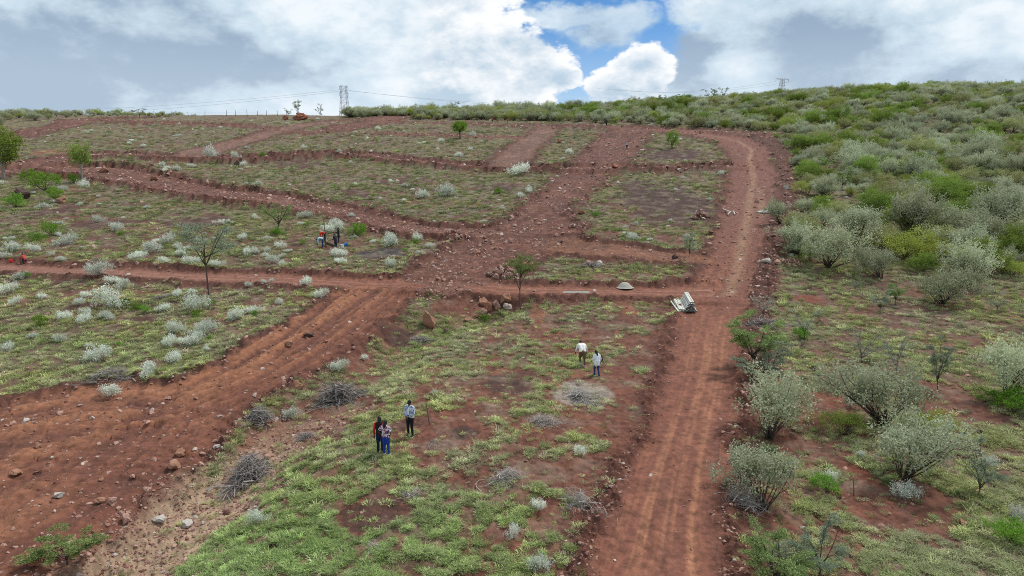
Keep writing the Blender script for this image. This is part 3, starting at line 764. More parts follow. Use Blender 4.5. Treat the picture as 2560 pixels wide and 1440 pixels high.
# ------------------------------------------------------------------ scattered stuff (geometry nodes)
PROTO = bpy.data.collections.new('prototypes')           # never linked to the scene
def proto_coll(name, meshes):
    c = bpy.data.collections.new(name)
    for i, me in enumerate(meshes):
        o = bpy.data.objects.new('%s_%02d' % (name, i), me); c.objects.link(o)
    return c

def scatter(name, P, rot, scale, idx, coll, label, cat, tint=None):
    me = bpy.data.meshes.new(name); me.vertices.add(len(P)); me.vertices.foreach_set('co', np.asarray(P, np.float32).ravel())
    def attr(n, typ, dom, key, val):
        a = me.attributes.new(n, typ, dom); a.data.foreach_set(key, val)
    attr('rot', 'FLOAT_VECTOR', 'POINT', 'vector', np.asarray(rot, np.float32).ravel())
    attr('siz', 'FLOAT_VECTOR', 'POINT', 'vector', np.asarray(scale, np.float32).ravel())
    attr('idx', 'INT', 'POINT', 'value', np.asarray(idx, np.int32))
    if tint is not None:
        c = np.ones((len(P), 4), np.float32); c[:, :3] = tint; attr('tint', 'FLOAT_COLOR', 'POINT', 'color', c.ravel())
    o = bpy.data.objects.new(name, me); COL.objects.link(o)
    ng = bpy.data.node_groups.new(name, 'GeometryNodeTree')
    ng.interface.new_socket('Geometry', in_out='INPUT', socket_type='NodeSocketGeometry'); ng.interface.new_socket('Geometry', in_out='OUTPUT', socket_type='NodeSocketGeometry')
    N = ng.nodes; Lk = ng.links
    gi = N.new('NodeGroupInput'); go = N.new('NodeGroupOutput'); ip = N.new('GeometryNodeInstanceOnPoints')
    ci = N.new('GeometryNodeCollectionInfo'); ci.inputs['Collection'].default_value = coll; ci.inputs['Separate Children'].default_value = True; ci.inputs['Reset Children'].default_value = True
    def na(n, t):
        q = N.new('GeometryNodeInputNamedAttribute'); q.data_type = t; q.inputs['Name'].default_value = n; return q.outputs['Attribute']
    Lk.new(gi.outputs[0], ip.inputs['Points']); Lk.new(ci.outputs[0], ip.inputs['Instance']); ip.inputs['Pick Instance'].default_value = True
    Lk.new(na('idx', 'INT'), ip.inputs['Instance Index']); Lk.new(na('rot', 'FLOAT_VECTOR'), ip.inputs['Rotation']); Lk.new(na('siz', 'FLOAT_VECTOR'), ip.inputs['Scale'])
    Lk.new(ip.outputs[0], go.inputs[0])
    mo = o.modifiers.new('scatter', 'NODES'); mo.node_group = ng
    return tag(o, label, cat, kind='stuff')

def tuft_mesh(seed, blades, rad, hgt, lean, wid, mat):
    rng = np.random.default_rng(seed); V = []; F = []; LV = []
    for i in range(blades):
        a = rng.uniform(0, 6.283); r = rad * math.sqrt(rng.random()); b = np.array([math.cos(a) * r, math.sin(a) * r, -.02])
        q = a + rng.normal() * .8; l = hgt * rng.uniform(.55, 1.2); o = np.array([math.cos(q), math.sin(q), 0])
        ln = lean * rng.uniform(.3, 1.3); m = b + o * l * ln * .45 + np.array([0, 0, l * .75]); e = b + o * l * ln * 1.3 + np.array([0, 0, l * rng.uniform(.75, 1.05)])
        s = np.array([-math.sin(q), math.cos(q), 0]) * wid * rng.uniform(.7, 1.3)
        V += [b - s, b + s, m + s * .8, m - s * .8, e + s * .1, e - s * .1]; k = 6 * i
        F += [(k, k + 1, k + 2, k + 3), (k + 3, k + 2, k + 4, k + 5)]
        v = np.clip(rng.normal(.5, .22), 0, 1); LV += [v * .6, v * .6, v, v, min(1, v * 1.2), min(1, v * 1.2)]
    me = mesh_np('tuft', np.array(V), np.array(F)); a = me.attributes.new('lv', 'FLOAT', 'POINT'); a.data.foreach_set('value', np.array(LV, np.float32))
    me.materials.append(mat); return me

TUFTS = [tuft_mesh(100 + i, 46, .42, .30, .95, .018, M_GRASS) for i in range(5)] + [tuft_mesh(110 + i, 40, .26, .70, .8, .014, M_GRASS) for i in range(2)]
C_TUFT = proto_coll('tufts', TUFTS)

def screen_points(n, seed, ymin=296, ymax=1560, amax=41.5):
    """points on the ground, denser near the viewer"""
    rng = np.random.default_rng(seed)
    py = rng.uniform(ymin, ymax, n * 1); px = 1280 + FPX * np.tan(np.radians(rng.uniform(-amax, amax, n)))
    p = unproject(px, py, base0); ok = np.isfinite(p).all(1) & (p[:, 1] < 330)
    return p[ok], rng

def build_grass():
    p, rng = screen_points(400000, 7)
    F = field(p[:, 0], p[:, 1], True)
    dist = np.hypot(p[:, 0], p[:, 1])
    cs = np.clip(dist / 60, .62, 2.2); cl = fbm(p[:, 0] / .62, p[:, 1] / .62, 2, 500, .6) * (dist < 90) + fbm(p[:, 0] / 1.5, p[:, 1] / 1.5, 3, 502, .6) * (dist >= 90) + .40 * fbm(p[:, 0] / 2.4, p[:, 1] / 2.4, 2, 501)
    keep = rng.random(len(p)) < np.clip(F['G'], 0, 1) ** .7 * ss(.02 - .12 * F['G'] - .14 * ss(60, 120, dist) - .20 * (1 - F['knoll']), .26, cl) + .012 * (F['D'] > .3)
    keep &= F['D'] > .05
    p = p[keep]; F = {k: v[keep] for k, v in F.items()}; dist = dist[keep]; n = len(p)
    s = np.clip(.19 + dist * .0045, .24, 1.1) * np.clip(rng.lognormal(-.22, .42, n), .35, 2.0)
    idx = rng.integers(0, 5, n)
    tall = rng.random(n) < .07; idx[tall] = 5 + rng.integers(0, 2, tall.sum())
    flat = np.clip(1.0 - dist / 500, .5, 1)
    sc = np.stack([s, s, s * flat * rng.uniform(.7, 1.2, n)], 1)
    sc[tall] *= .8
    rot = np.stack([rng.normal(size=n) * .12, rng.normal(size=n) * .12, rng.uniform(0, 6.283, n)], 1)
    P = np.stack([p[:, 0], p[:, 1], F['z'] - .01], 1)
    # colours: yellow green, grey green, fresh green, straw
    a = np.array((.50, .52, .24)); b = np.array((.50, .49, .32)); c = np.array((.41, .48, .21)); d = np.array((.56, .49, .37)); e = np.array((.37, .41, .20))
    nb = F['nB'] + .3 * F['n2']; x = p[:, 0]; y = p[:, 1]
    t = np.tile(a, (n, 1)); mx = lambda t, w, q: t + (q - t) * np.clip(w, 0, 1)[:, None]
    t = mx(t, .35 + nb * 1.5, b); t = mx(t, (F['n3'] + .15) * 1.1 + .25 * F['knoll'] * ss(44, 24, y), c); t = mx(t, (rng.random(n) < .16) * .8, d)
    t = mx(t, ss(60, 100, y) * .45, e); t = mx(t, ss(150, 230, y) * .45, np.array((.46, .47, .30)))
    t = mx(t, F['straw'] * .9, np.array((.62, .57, .50)))
    fresh = np.exp(-(((x - KN2[0]) / 7) ** 2 + ((y - KN2[1]) / 4) ** 2)); t = mx(t, fresh * .45, np.array((.32, .52, .16)))
    t *= (1 - .22 * ss(60, 100, y) * ss(260, 180, y))[:, None]
    t *= np.clip(rng.lognormal(-.05, .33, n), .4, 2.0)[:, None]
    scatter('grass', P, rot, sc, idx, C_TUFT, 'low patchy green and straw coloured grass over the hillside', 'grass', t)
KN2 = unproject([640], [1380], base1)[0]
build_grass()
# ------------------------------------------------------------------ stones
def mat_stone():
    m = bpy.data.materials.new('red_stone'); m.use_nodes = True; t = NT(m.node_tree); b = t.n['Principled BSDF']
    oi = t.new('ShaderNodeObjectInfo'); tc = t.new('ShaderNodeTexCoord'); n = t.noise(tc.outputs['Object'], 3.0, 6, .65); n2 = t.noise(tc.outputs['Object'], 9.0, 4, .6)
    r = oi.outputs['Random']; r2 = t.m('FRACT', t.m('MULTIPLY', r, 13.7))
    c = t.mix(t.m('MULTIPLY', r, .9), (.26, .135, .105, 1), (.50, .31, .24, 1)); c = t.mix(t.smooth(r2, .82, .95), c, (.52, .44, .38, 1))
    c = t.mix(t.smooth(n, .45, .7), c, (.17, .09, .07, 1)); v = t.m('ADD', .6, t.m('MULTIPLY', n2, .8)); c = t.mix(1.0, c, t.comb(v, v, v), 'MULTIPLY')
    t.l.new(c, b.inputs['Base Color']); b.inputs['Roughness'].default_value = .9; b.inputs['Specular IOR Level'].default_value = .25
    bp = t.new('ShaderNodeBump'); bp.inputs['Strength'].default_value = .6; bp.inputs['Distance'].default_value = .08; t.l.new(n2, bp.inputs['Height']); t.l.new(bp.outputs[0], b.inputs['Normal'])
    return m
M_STONE = mat_stone()
M_CLOD = mat_simple('soil_clod', (.165, .075, .057), .95, .1, .4, 4, bump=.4)
M_ORANGE = mat_simple('ochre_rock', (.30, .155, .10), .9, .2, .45, 1.8, bump=.6)
M_REDROCK = mat_simple('red_boulder', (.27, .115, .072), .9, .2, .45, 1.4, bump=.6)
M_GREYROCK = mat_simple('pale_rock', (.40, .36, .32), .9, .2, .35, 2.2, bump=.5)
M_DARKROCK = mat_simple('dark_rock', (.095, .062, .052), .9, .2, .4, 2.2, bump=.5)

def rock_mesh(seed, mat, pts=16, sq=(1, .8, .65), name='stone'):
    rng = np.random.default_rng(seed); bm = bmesh.new()
    d = rng.normal(size=(pts, 3)); d /= np.linalg.norm(d, axis=1)[:, None]
    for v in d * rng.uniform(.75, 1.0, pts)[:, None] * np.array(sq) * .5: bm.verts.new(v)
    r = bmesh.ops.convex_hull(bm, input=bm.verts)
    bmesh.ops.delete(bm, geom=[v for v in bm.verts if not v.link_faces], context='VERTS')
    me = bpy.data.meshes.new(name); bm.to_mesh(me); bm.free(); me.materials.append(mat); return me

def boulder_mesh(seed, mat, sq=(1, .8, .7), name='boulder', rough=.10, pts=18):
    """large rock: a faceted hull, subdivided and roughened"""
    rng = np.random.default_rng(seed); bm = bmesh.new()
    d = rng.normal(size=(pts, 3)); d /= np.linalg.norm(d, axis=1)[:, None]
    for v in d * rng.uniform(.72, 1.0, pts)[:, None] * .5: bm.verts.new(v * np.array(sq))
    bmesh.ops.convex_hull(bm, input=bm.verts)
    bmesh.ops.delete(bm, geom=[v for v in bm.verts if not v.link_faces], context='VERTS')
    bmesh.ops.bevel(bm, geom=bm.edges[:], offset=.03, segments=1, affect='EDGES', clamp_overlap=True)
    bmesh.ops.triangulate(bm, faces=bm.faces[:])
    bmesh.ops.subdivide_edges(bm, edges=[e for e in bm.edges if e.calc_length() > .12], cuts=2, use_grid_fill=True)
    bmesh.ops.triangulate(bm, faces=bm.faces[:])
    for v in bm.verts:
        n = mnoise.fractal(v.co * 3.2 + Vector((seed, 0, 0)), .9, 2.0, 4); v.co += v.co.normalized() * n * rough
    me = bpy.data.meshes.new(name); bm.to_mesh(me); bm.free(); me.materials.append(mat); return me

STONES = [rock_mesh(200 + i, M_STONE, 13 + i % 4) for i in range(9)]
CLODS = [rock_mesh(230 + i, M_CLOD, 12, (1, .9, .7), 'clod') for i in range(4)]
C_STONE = proto_coll('stones', STONES + CLODS)

TRACKWORDS = {'main': 'the straight rutted track', 'cross': 'the level track crossing the slope', 'broad': 'the broad track at lower left', 'climb': 'the wide stony track climbing the hill', 'spur': 'the orange cut right of the junction',
  'left': 'the stony track on the left hillside', 'terrace': 'the narrow upper terrace', 'diag': 'the smooth brown track at upper left', 'ramp': 'the smooth brown ramp below the ridge', 'crest': 'the track at the left skyline', 'upper': 'the short track near the ridge',
  'rim': 'the earth bank near the left skyline', 'bank': 'the earth bank under the ridge bushes', 'bench': 'the thin bank behind the round green tree', 'berm': 'the rubble berm right of the straight track'}

def build_stones():
    p, rng = screen_points(190000, 21, 292, 1540)
    F = field(p[:, 0], p[:, 1], True); dist = np.hypot(p[:, 0], p[:, 1]); x = p[:, 0]; y = p[:, 1]
    nm = F['near_rid']; isrub = np.isin(nm, [RNAMES.index(n) for n in ('climb', 'left', 'terrace', 'berm', 'rim', 'bank', 'bench', 'crest', 'upper')])
    w = F['rub'] * np.where(isrub, 1.8, .60) * (F['D'] < 1.6)
    mainfar = (nm == RNAMES.index('main')) & (y > 58); w = np.where(mainfar & (F['D'] < 1), np.maximum(w, .30), w)
    w = np.where((F['D'] > 1.6), .030, w); w = np.where((nm == RNAMES.index('main')) & (y < 55) & (F['D'] < -.3), .012, w)
    w = np.where((nm == RNAMES.index('cross')) & (F['D'] < -.3), .04, w); w = np.where((nm == RNAMES.index('broad')) & (F['D'] < -.2), .16, w); w = np.where(np.isin(nm, [RNAMES.index('diag'), RNAMES.index('ramp')]) & (F['D'] < -.5), .05, w)
    # gully bed is stony at its lower end
    q, _, _, _ = seg_eval(_g, GUL_W, x, y); w = np.where((q < .8) & (y < 36) & (nm != RNAMES.index('main')) & (x < 0), .8, w)
    keep = rng.random(len(p)) < w
    p = p[keep]; z = F['z'][keep]; nm = nm[keep]; D = F['D'][keep]; dist = dist[keep]; n = len(p); isrub = isrub[keep]
    s = (.042 + .0019 * dist) * rng.lognormal(0, .72, n); s = np.clip(s, .04, np.minimum(1.2, .011 * dist))
    clod = (rng.random(n) < np.where(np.isin(nm, [RNAMES.index(k) for k in ('main', 'broad', 'cross')]), .5, .2))
    s = np.where(clod, s * .62, s); big = s / dist
    ordr = np.argsort(-big * np.where(clod, .0, 1)); ind = ordr[:105]
    ismask = np.zeros(n, bool); ismask[ind] = True
    rot = np.stack([rng.uniform(-.6, .6, n), rng.uniform(-.6, .6, n), rng.uniform(0, 6.283, n)], 1)
    idx = np.where(clod, 9 + rng.integers(0, 4, n), rng.integers(0, 9, n))
    sc = np.stack([s, s, s * rng.uniform(.75, 1.1, n)], 1)
    P = np.stack([p[:, 0], p[:, 1], z - s * .02], 1)
    r = ~ismask
    scatter('rubble', P[r], rot[r], sc[r], idx[r], C_STONE, 'small reddish rubble and soil clods strewn along the dirt tracks', 'rubble')
    for i in np.where(ismask)[0]:
        tr = TRACKWORDS[RNAMES[nm[i]]]
        dn = 'near' if p[i, 1] < 45 else 'far'
        if D[i] < -.2: lb = 'loose reddish stone lying on %s' % tr; gp = 'stones on ' + tr
        elif D[i] < 1.6: lb = 'reddish stone in the rubble edging %s' % tr; gp = 'stones edging ' + tr
        else:
            side = 'on the grassy knoll, %s %s side' % ('upper' if p[i, 1] > 40 else 'lower', 'right' if p[i, 0] > 1 else 'left') if (abs(p[i, 0] - 2) < 16 and p[i, 1] < 60 and p[i, 0] < .3 * p[i, 1] ) else ('in the thin grass right of the straight track' if p[i, 0] > .2 * p[i, 1] else 'in the grass on the left slope')
            lb = 'loose brown stone lying %s' % side; gp = 'stones ' + side
        o = part('stone', STONES[idx[i] % 9], None, None, P[i], rot[i]); o.scale = sc[i]
        tag(o, lb, 'stone', gp)
build_stones()

# rocks seen one by one: px, py (foot), width px, height px, material, label
BOULD = [
 (1072, 826, 40, 62, 'o', 'tall ochre boulder standing at the gully edge'), (1265, 768, 40, 36, 'o', 'sharp edged boulder propped beside the slender umbrella thorn'), (1222, 782, 28, 34, 'r', 'red pyramid shaped boulder in the gully head'), (1206, 766, 30, 28, 'o', 'flat topped orange boulder at the gully head'),
 (1240, 774, 28, 26, 's', 'grey pink angular boulder between two larger ones'), (1268, 778, 26, 22, 's', 'small brown boulder below the propped one'), (1190, 797, 28, 16, 'o', 'orange rock on the gully floor'), (1208, 788, 22, 18, 's', 'brown flat rock on the gully floor'), (1168, 806, 24, 12, 'o', 'low orange slab in the gully'),
 (1112, 834, 18, 14, 'd', 'round dark rock on the gully lip'), (748, 301, 36, 22, 'R', 'big rusty red boulder on the skyline'), (712, 300, 15, 13, 'R', 'smaller rusty boulder left of the big skyline boulder'), (148, 508, 24, 22, 'o', 'pinkish boulder alone in the left hillside grass'), (45, 500, 44, 30, 'd', 'dark rounded boulder at the left edge'),
 (255, 436, 24, 18, 'o', 'orange boulder beside the small leafy tree'), (382, 452, 20, 12, 'o', 'low ochre rock on the left stony track'), (590, 418, 18, 18, 'd', 'dark upright rock on the upper left terrace'), (1318, 684, 46, 30, 'R', 'large flat red boulder behind the umbrella thorn'), (1196, 637, 16, 14, 'o', 'single ochre rock in the middle of the stony junction'),
 (1110, 618, 24, 12, 's', 'flat brown rock at the junction edge'), (1500, 670, 26, 22, 'g', 'pale grey rock beside the dry brush'), (1470, 662, 22, 14, 's', 'pinkish rock on the bank above the level track'), (1690, 655, 22, 16, 'd', 'grey brown rock on the right grass tongue'), (1400, 612, 20, 12, 'd', 'dark rock on the stony junction'),
 (1917, 668, 28, 16, 'g', 'pale slab on the right verge of the straight track'), (1945, 668, 26, 16, 's', 'brown boulder at the foot of the red stone heap'), (1966, 480, 18, 16, 'g', 'pale rock at the thicket edge'), (445, 1142, 26, 24, 'o', 'tan round boulder on the lower left track edge'), (428, 1186, 38, 28, 'o', 'square ochre boulder beside the lower left track'),
 (740, 980, 36, 30, 'o', 'ochre and white boulder at the bank of the broad track'), (708, 968, 20, 18, 's', 'small grey rock next to the ochre and white boulder'), (722, 868, 24, 20, 'o', 'lone tan stone on the broad track'), (770, 842, 36, 14, 'd', 'dark flat rock sunk in the broad track'), (278, 1270, 30, 20, 's', 'brown rock in the spoil at lower left'), (245, 1262, 26, 16, 'o', 'flat tan rock in the spoil at lower left'),
 (80, 1434, 44, 36, 'R', 'round rusty boulder in the bottom left corner'), (80, 1408, 22, 16, 'R', 'small rusty stone on top of the corner boulder'), (112, 1420, 20, 20, 'o', 'tan stone beside the corner boulder'), (310, 1320, 28, 26, 's', 'grey pink rock by the lower gully'), (390, 1322, 36, 22, 'g', 'grey flat rock in the gravelly gully bed'), (460, 1325, 40, 18, 'g', 'dark speckled slab in the gravelly gully bed'),
 (565, 1288, 22, 18, 's', 'round pinkish stone where the grass meets the gully'), (540, 1126, 24, 14, 'g', 'pale stone on the bank behind the lower brush heap'), (30, 1196, 32, 16, 'o', 'brown stone at the left edge of the broad track'), (92, 1128, 18, 14, 'o', 'orange stone near the left edge of the broad track'), (58, 1058, 22, 12, 'g', 'whitish flat stone on the left spoil ground'), (140, 1258, 26, 14, 'g', 'white dusty stone on the lower left track'),
 (250, 1206, 14, 12, 'o', 'small peach stone on the lower left track'), (668, 1150, 30, 14, 's', 'flat rock on the bare ground behind the lower brush heap'), (1466, 1312, 16, 14, 'o', 'round orange stone at the left verge of the straight track'), (1853, 1106, 16, 14, 'o', 'round orange stone under the large silver bush'), (1870, 1116, 14, 12, 'o', 'second orange stone right under the large silver bush'), (2100, 1246, 20, 16, 'R', 'red stone beside the green cushion shrub'),
 (2118, 962, 18, 18, 'd', 'dark ball shaped stone in the right hand grass'), (2010, 872, 16, 14, 'd', 'dark round stone below the thin dark thorn bush'), (2040, 930, 16, 14, 'd', 'dark round stone near the red scrape'), (2452, 1088, 20, 16, 'd', 'dark red stone at right among the grass'), (2412, 1318, 22, 18, 'o', 'ochre stone in the bare soil at lower right'), (1700, 430, 16, 12, 'o', 'pink rock on the right terrace edge'), (1540, 428, 30, 16, 'R', 'red rock where terrace and climbing track meet'),
 (1610, 350, 16, 10, 'o', 'orange rock near the top of the climbing track'), (1398, 358, 18, 14, 'R', 'red rock at the right edge of the brown ramp'), (1548, 590, 22, 12, 'o', 'orange rock at the edge of the burnt plot'), (1455, 540, 24, 12, 'o', 'orange rocks lump left of the burnt plot'), (860, 1048, 24, 12, 's', 'pinkish flat rock above the standing people'), (985, 1075, 14, 9, 's', 'small stone by the standing people'),
]
BM = {}
for k, m_ in dict(o=M_ORANGE, r=M_REDROCK, R=M_REDROCK, s=M_STONE, d=M_DARKROCK, g=M_GREYROCK).items():
    BM[k] = [boulder_mesh(300 + i + 10 * ord(k), m_, (1, .85, 1)) for i in range(3)]
for i, (px, py, w, h, k, lb) in enumerate(BOULD):
    a = at(px, py); Z = math.hypot(a.x, a.y); s = Z / FPX
    if 'skyline' in lb: BM['sky'] = BM.get('sky') or [boulder_mesh(777, M_REDROCK, (1, .9, .9), rough=.16, pts=60)] * 3; k = 'sky'
    o = part('boulder' if w > 19 else 'rock', BM[k][i % 3], None, None, (a.x, a.y + w * s * .35, a.z + h * s * .36), (0, 0, i * 1.3)); o.scale = (w * s * 1.12, w * s * 1.0, h * s * 1.15)
    tag(o, lb, 'boulder' if w > 19 else 'rock')

def stone_heap(name, px, py, wpx, hpx, n, smin, smax, label, seed, group):
    """every stone of a heap is its own stone"""
    rng = np.random.default_rng(seed); a = at(px, py); Z = math.hypot(a.x, a.y); s = Z / FPX; R = wpx * s * .5; Ht = hpx * s
    c = np.array([a.x, a.y + R * .55])
    for i in range(n):
        r = math.sqrt(rng.random()); an = rng.uniform(0, 6.283); x = c[0] + math.cos(an) * r * R; y = c[1] + math.sin(an) * r * R * .6
        z = float(H(x, y)[0]) + Ht * .8 * max(0, 1 - r) * rng.uniform(.5, 1)
        sz = rng.uniform(smin, smax); o = part('stone', STONES[rng.integers(9)], None, None, (x, y, z + sz * .15), tuple(rng.uniform(0, 6, 3))); o.scale = (sz, sz, sz * .85)
        tag(o, label, 'stone', group)
stone_heap('heap', 1258, 702, 95, 38, 75, .28, .75, 'stone in the pinkish heap beside the umbrella thorn', 5, 'stones of the heap beside the umbrella thorn')
stone_heap('heap', 1985, 672, 66, 32, 30, .25, .6, 'stone in the dark red heap below the thicket edge', 6, 'stones of the red heap below the thicket')
stone_heap('heap', 1752, 550, 46, 30, 26, .45, .95, 'red stone in the square stack beside the burnt plot', 7, 'stones of the red stack beside the burnt plot')
stone_heap('heap', 1130, 606, 80, 16, 25, .3, .7, 'stone in the row piled along the left edge of the junction', 8, 'stones along the left edge of the junction')
stone_heap('heap', 1445, 575, 50, 26, 22, .3, .75, 'stone piled at the edge below the burnt plot', 9, 'stones piled left of the burnt plot')
stone_heap('heap', 970, 652, 60, 9, 10, .25, .55, 'stone scattered round the ash patch', 10, 'stones round the ash patch')

# ------------------------------------------------------------------ shrubs seen one by one
def put(kind, px, py, wpx, label, group=None, hr=None, **kw):
    a = at(px, py); Z = math.hypot(a.x, a.y); w = wpx * Z / FPX
    wid = dict(silver=1.32, white=1.45, low=2.1, olive=1.3, green=1.3, bright=1.4, lime=1.35, acacia=1.25, greyacacia=1.1, twiggy=1.05)[kind]
    h = w / wid * (hr or 1.0); ww = 1.0 / (hr or 1.0)
    r = w * .25
    return plant(kind, (a.x, a.y + r, float(H(a.x, a.y + r)[0]) - .02 * h), h, label, group, w=ww, **kw)

# pale sage shrubs in the left meadow, below the level track
for (px, py, w, k, lb) in [
 (40, 699, 40, 'low', 'long pale sage shrub right below the level track at the far left'), (243, 704, 46, 'white', 'largest pale sage shrub just below the level track'), (276, 713, 38, 'low', 'flat pale sage shrub between two others below the level track'), (309, 722, 42, 'low', 'third pale sage shrub of the descending row below the level track'),
 (6, 740, 34, 'white', 'pale sage shrub cut by the left edge under the level track'), (97, 750, 20, 'white', 'lone small sage shrub left of the twin tall ones'), (205, 747, 24, 'white', 'tall narrow sage shrub above the big meadow clump'), (190, 766, 24, 'white', 'dull sage shrub left above the big meadow clump'),
 (258, 778, 66, 'white', 'broad whitish sage clump in the middle of the meadow'), (262, 800, 40, 'low', 'sage shrub spreading below the big meadow clump'), (203, 811, 44, 'low', 'flat sage shrub left of the meadow clump foot'), (216, 791, 24, 'white', 'small sage shrub left of the meadow clump'), (148, 803, 32, 'white', 'dome shaped sage shrub at the left of the meadow'),
 (405, 782, 42, 'low', 'sage shrub right of the green row'), (437, 742, 24, 'white', 'small sage shrub beside the dry brush in the meadow'), (475, 736, 22, 'low', 'tiny sage shrub left of the tall thorn trunk'), (492, 784, 54, 'white', 'large sage shrub below the tall thorn tree'), (583, 800, 40, 'white', 'rounded sage shrub right of the tall thorn tree'), (632, 787, 36, 'low', 'sage shrub with green base near the broad track'),
 (700, 762, 22, 'white', 'neat small sage shrub above the broad track'), (770, 724, 42, 'low', 'low sage shrub beside the tall one at the track corner'), (805, 745, 34, 'white', 'tall ragged sage shrub at the corner of the two tracks'),
 (425, 842, 46, 'white', 'left sage shrub of the lower meadow group'), (486, 840, 38, 'white', 'middle sage shrub of the lower meadow group'), (490, 862, 44, 'white', 'sage shrub in front of the lower meadow group'), (526, 838, 42, 'white', 'right sage shrub of the lower meadow group'), (415, 868, 36, 'white', 'sage shrub lower left in the meadow group'), (452, 864, 24, 'white', 'little sage shrub in the gap of the meadow group'),
 (517, 878, 18, 'white', 'tiny sage shrub on the edge of the broad track'), (438, 906, 38, 'white', 'spiky sage shrub near the broad track edge'), (372, 944, 58, 'low', 'wide sage shrub leaning over the broad track bank'), (238, 910, 52, 'white', 'yellowish sage shrub above the grey brushwood'), (146, 857, 26, 'white', 'faint sage shrub in the left meadow grass'), (218, 872, 16, 'white', 'tiny faint sage shrub in the left meadow grass'),
 (6, 876, 28, 'white', 'sage shrub at the left photo edge in the lower meadow'), (75, 846, 26, 'low', 'grey faded sage shrub in the left lower meadow'), (268, 990, 58, 'low', 'mint coloured sage cushion on the red spoil edge'), (622, 722, 18, 'white', 'whitish sprig on the dark soil mound below the track'), (655, 718, 16, 'white', 'second whitish sprig on the dark soil mound'), (680, 712, 14, 'white', 'topmost whitish sprig on the dark soil mound'),
 (30, 770, 24, 'white', 'pale shrub with a dark twisted stem at far left')]:
    put(k, px, py, w, lb, 'pale sage shrubs in the left meadow', hr=1.0 if k == 'white' else .95)
# between the level track and the left stony track
for (px, py, w, k, lb) in [
 (30, 630, 40, 'low', 'wide sage shrub at far left above the level track'), (78, 632, 26, 'white', 'sage shrub right of the far left one'), (6, 652, 24, 'low', 'sage shrub at the left edge close above the level track'), (165, 612, 48, 'low', 'pale sage crown over a dark twisted stem'), (152, 657, 22, 'low', 'sage shrub close above the level track'), (130, 641, 14, 'white', 'tiny sage shrub above the level track at left'),
 (245, 557, 22, 'white', 'lone sage shrub high in the left grass'), (283, 581, 30, 'white', 'sage shrub with a bright green side'), (26, 601, 18, 'low', 'little sage shrub at far left under the hillside'), (142, 591, 18, 'low', 'little sage shrub by the yellow green patch'), (336, 652, 38, 'low', 'sage shrub left in the pale drift above the level track'), (378, 634, 48, 'low', 'largest sage shrub of the pale drift'),
 (417, 614, 34, 'white', 'sage shrub on top of the pale drift'), (408, 662, 28, 'low', 'sage shrub at the lower side of the pale drift'), (446, 644, 36, 'low', 'sage shrub right in the pale drift'), (472, 668, 40, 'low', 'sage shrub next to the thorn trunk above the track'), (540, 672, 32, 'low', 'sage shrub right of the thorn trunk above the track'), (608, 640, 36, 'low', 'sage shrubby mat in the middle of the slope'),
 (640, 636, 32, 'low', 'second sage mat in the middle of the slope'), (670, 632, 20, 'white', 'upright sage shrub behind the mats'), (700, 620, 28, 'low', 'bright sage mat left of the workers'), (676, 660, 30, 'white', 'sage shrub in the pair above the track'), (698, 666, 28, 'low', 'flat sage shrub lowest above the track'), (706, 646, 16, 'white', 'small round sage shrub right of the pair'),
 (760, 548, 36, 'low', 'sage shrub under the left stony track'), (640, 548, 16, 'white', 'small sage shrub left of the forked thorn tree'), (605, 602, 22, 'white', 'sage shrub on dark soil'), (840, 646, 50, 'low', 'wide sage mat below the workers'), (850, 660, 30, 'low', 'lower sage shrub under the wide mat'), (820, 583, 32, 'white', 'sage shrub right behind the pole'), (842, 575, 38, 'white', 'tall sage shrub behind the workers'),
 (985, 616, 66, 'low', 'long sage mat above the ash patch'), (1045, 604, 30, 'white', 'mint sage shrub beside the junction stones'), (1072, 620, 28, 'low', 'little sage shrub near the junction stones'), (975, 668, 32, 'white', 'sage shrub with bare green stems below the ash patch')]:
    put(k, px, py, w, lb, 'pale sage shrubs above the level track')
# upper hill
for (px, py, w, k, lb) in [(1120, 492, 58, 'low', 'grey sage thicket in the middle plot of the hill'), (1060, 498, 44, 'low', 'grey sage mat left of the thicket in the middle plot'), (1300, 440, 62, 'low', 'sage mat below the terrace'), (1318, 484, 26, 'white', 'sage shrub at the edge of the climbing track'), (1306, 496, 20, 'white', 'smaller sage shrub at the edge of the climbing track'),
 (1145, 393, 24, 'low', 'pale shrub below the round green tree'), (1104, 356, 20, 'low', 'pale shrub left below the round green tree'), (1176, 377, 18, 'low', 'small pale shrub right below the round green tree'), (848, 396, 16, 'low', 'pale shrub on the upper terrace'), (760, 372, 14, 'white', 'pale shrub above the upper terrace'), (405, 420, 14, 'white', 'upper of the paired pale shrubs on the left hill'), (408, 430, 16, 'white', 'lower of the paired pale shrubs on the left hill'),
 (440, 428, 22, 'low', 'pale mat shrub on the left hill'), (476, 420, 20, 'low', 'pale shrub right of the mat on the left hill'), (590, 405, 22, 'white', 'pale shrub near the dark upright rock'), (605, 418, 18, 'white', 'pale shrub right of the dark upright rock'), (200, 470, 26, 'white', 'pale shrub below the small leafy tree'), (150, 478, 24, 'low', 'pale shrub left below the small leafy tree'), (1420, 385, 26, 'low', 'pale shrub between ramp and climbing track'), (1180, 340, 18, 'white', 'pale shrub at the foot of the ramp'),
 (1010, 470, 24, 'low', 'pale shrub high in the middle plot'), (880, 545, 20, 'low', 'pale shrub by the left stony track'), (1806, 440, 16, 'white', 'whitish shrub on the left verge of the upper main track'), (525, 392, 36, 'white', 'grey shrub by the smooth brown track')]:
    put(k, px, py, w, lb, 'pale shrubs on the upper hill')
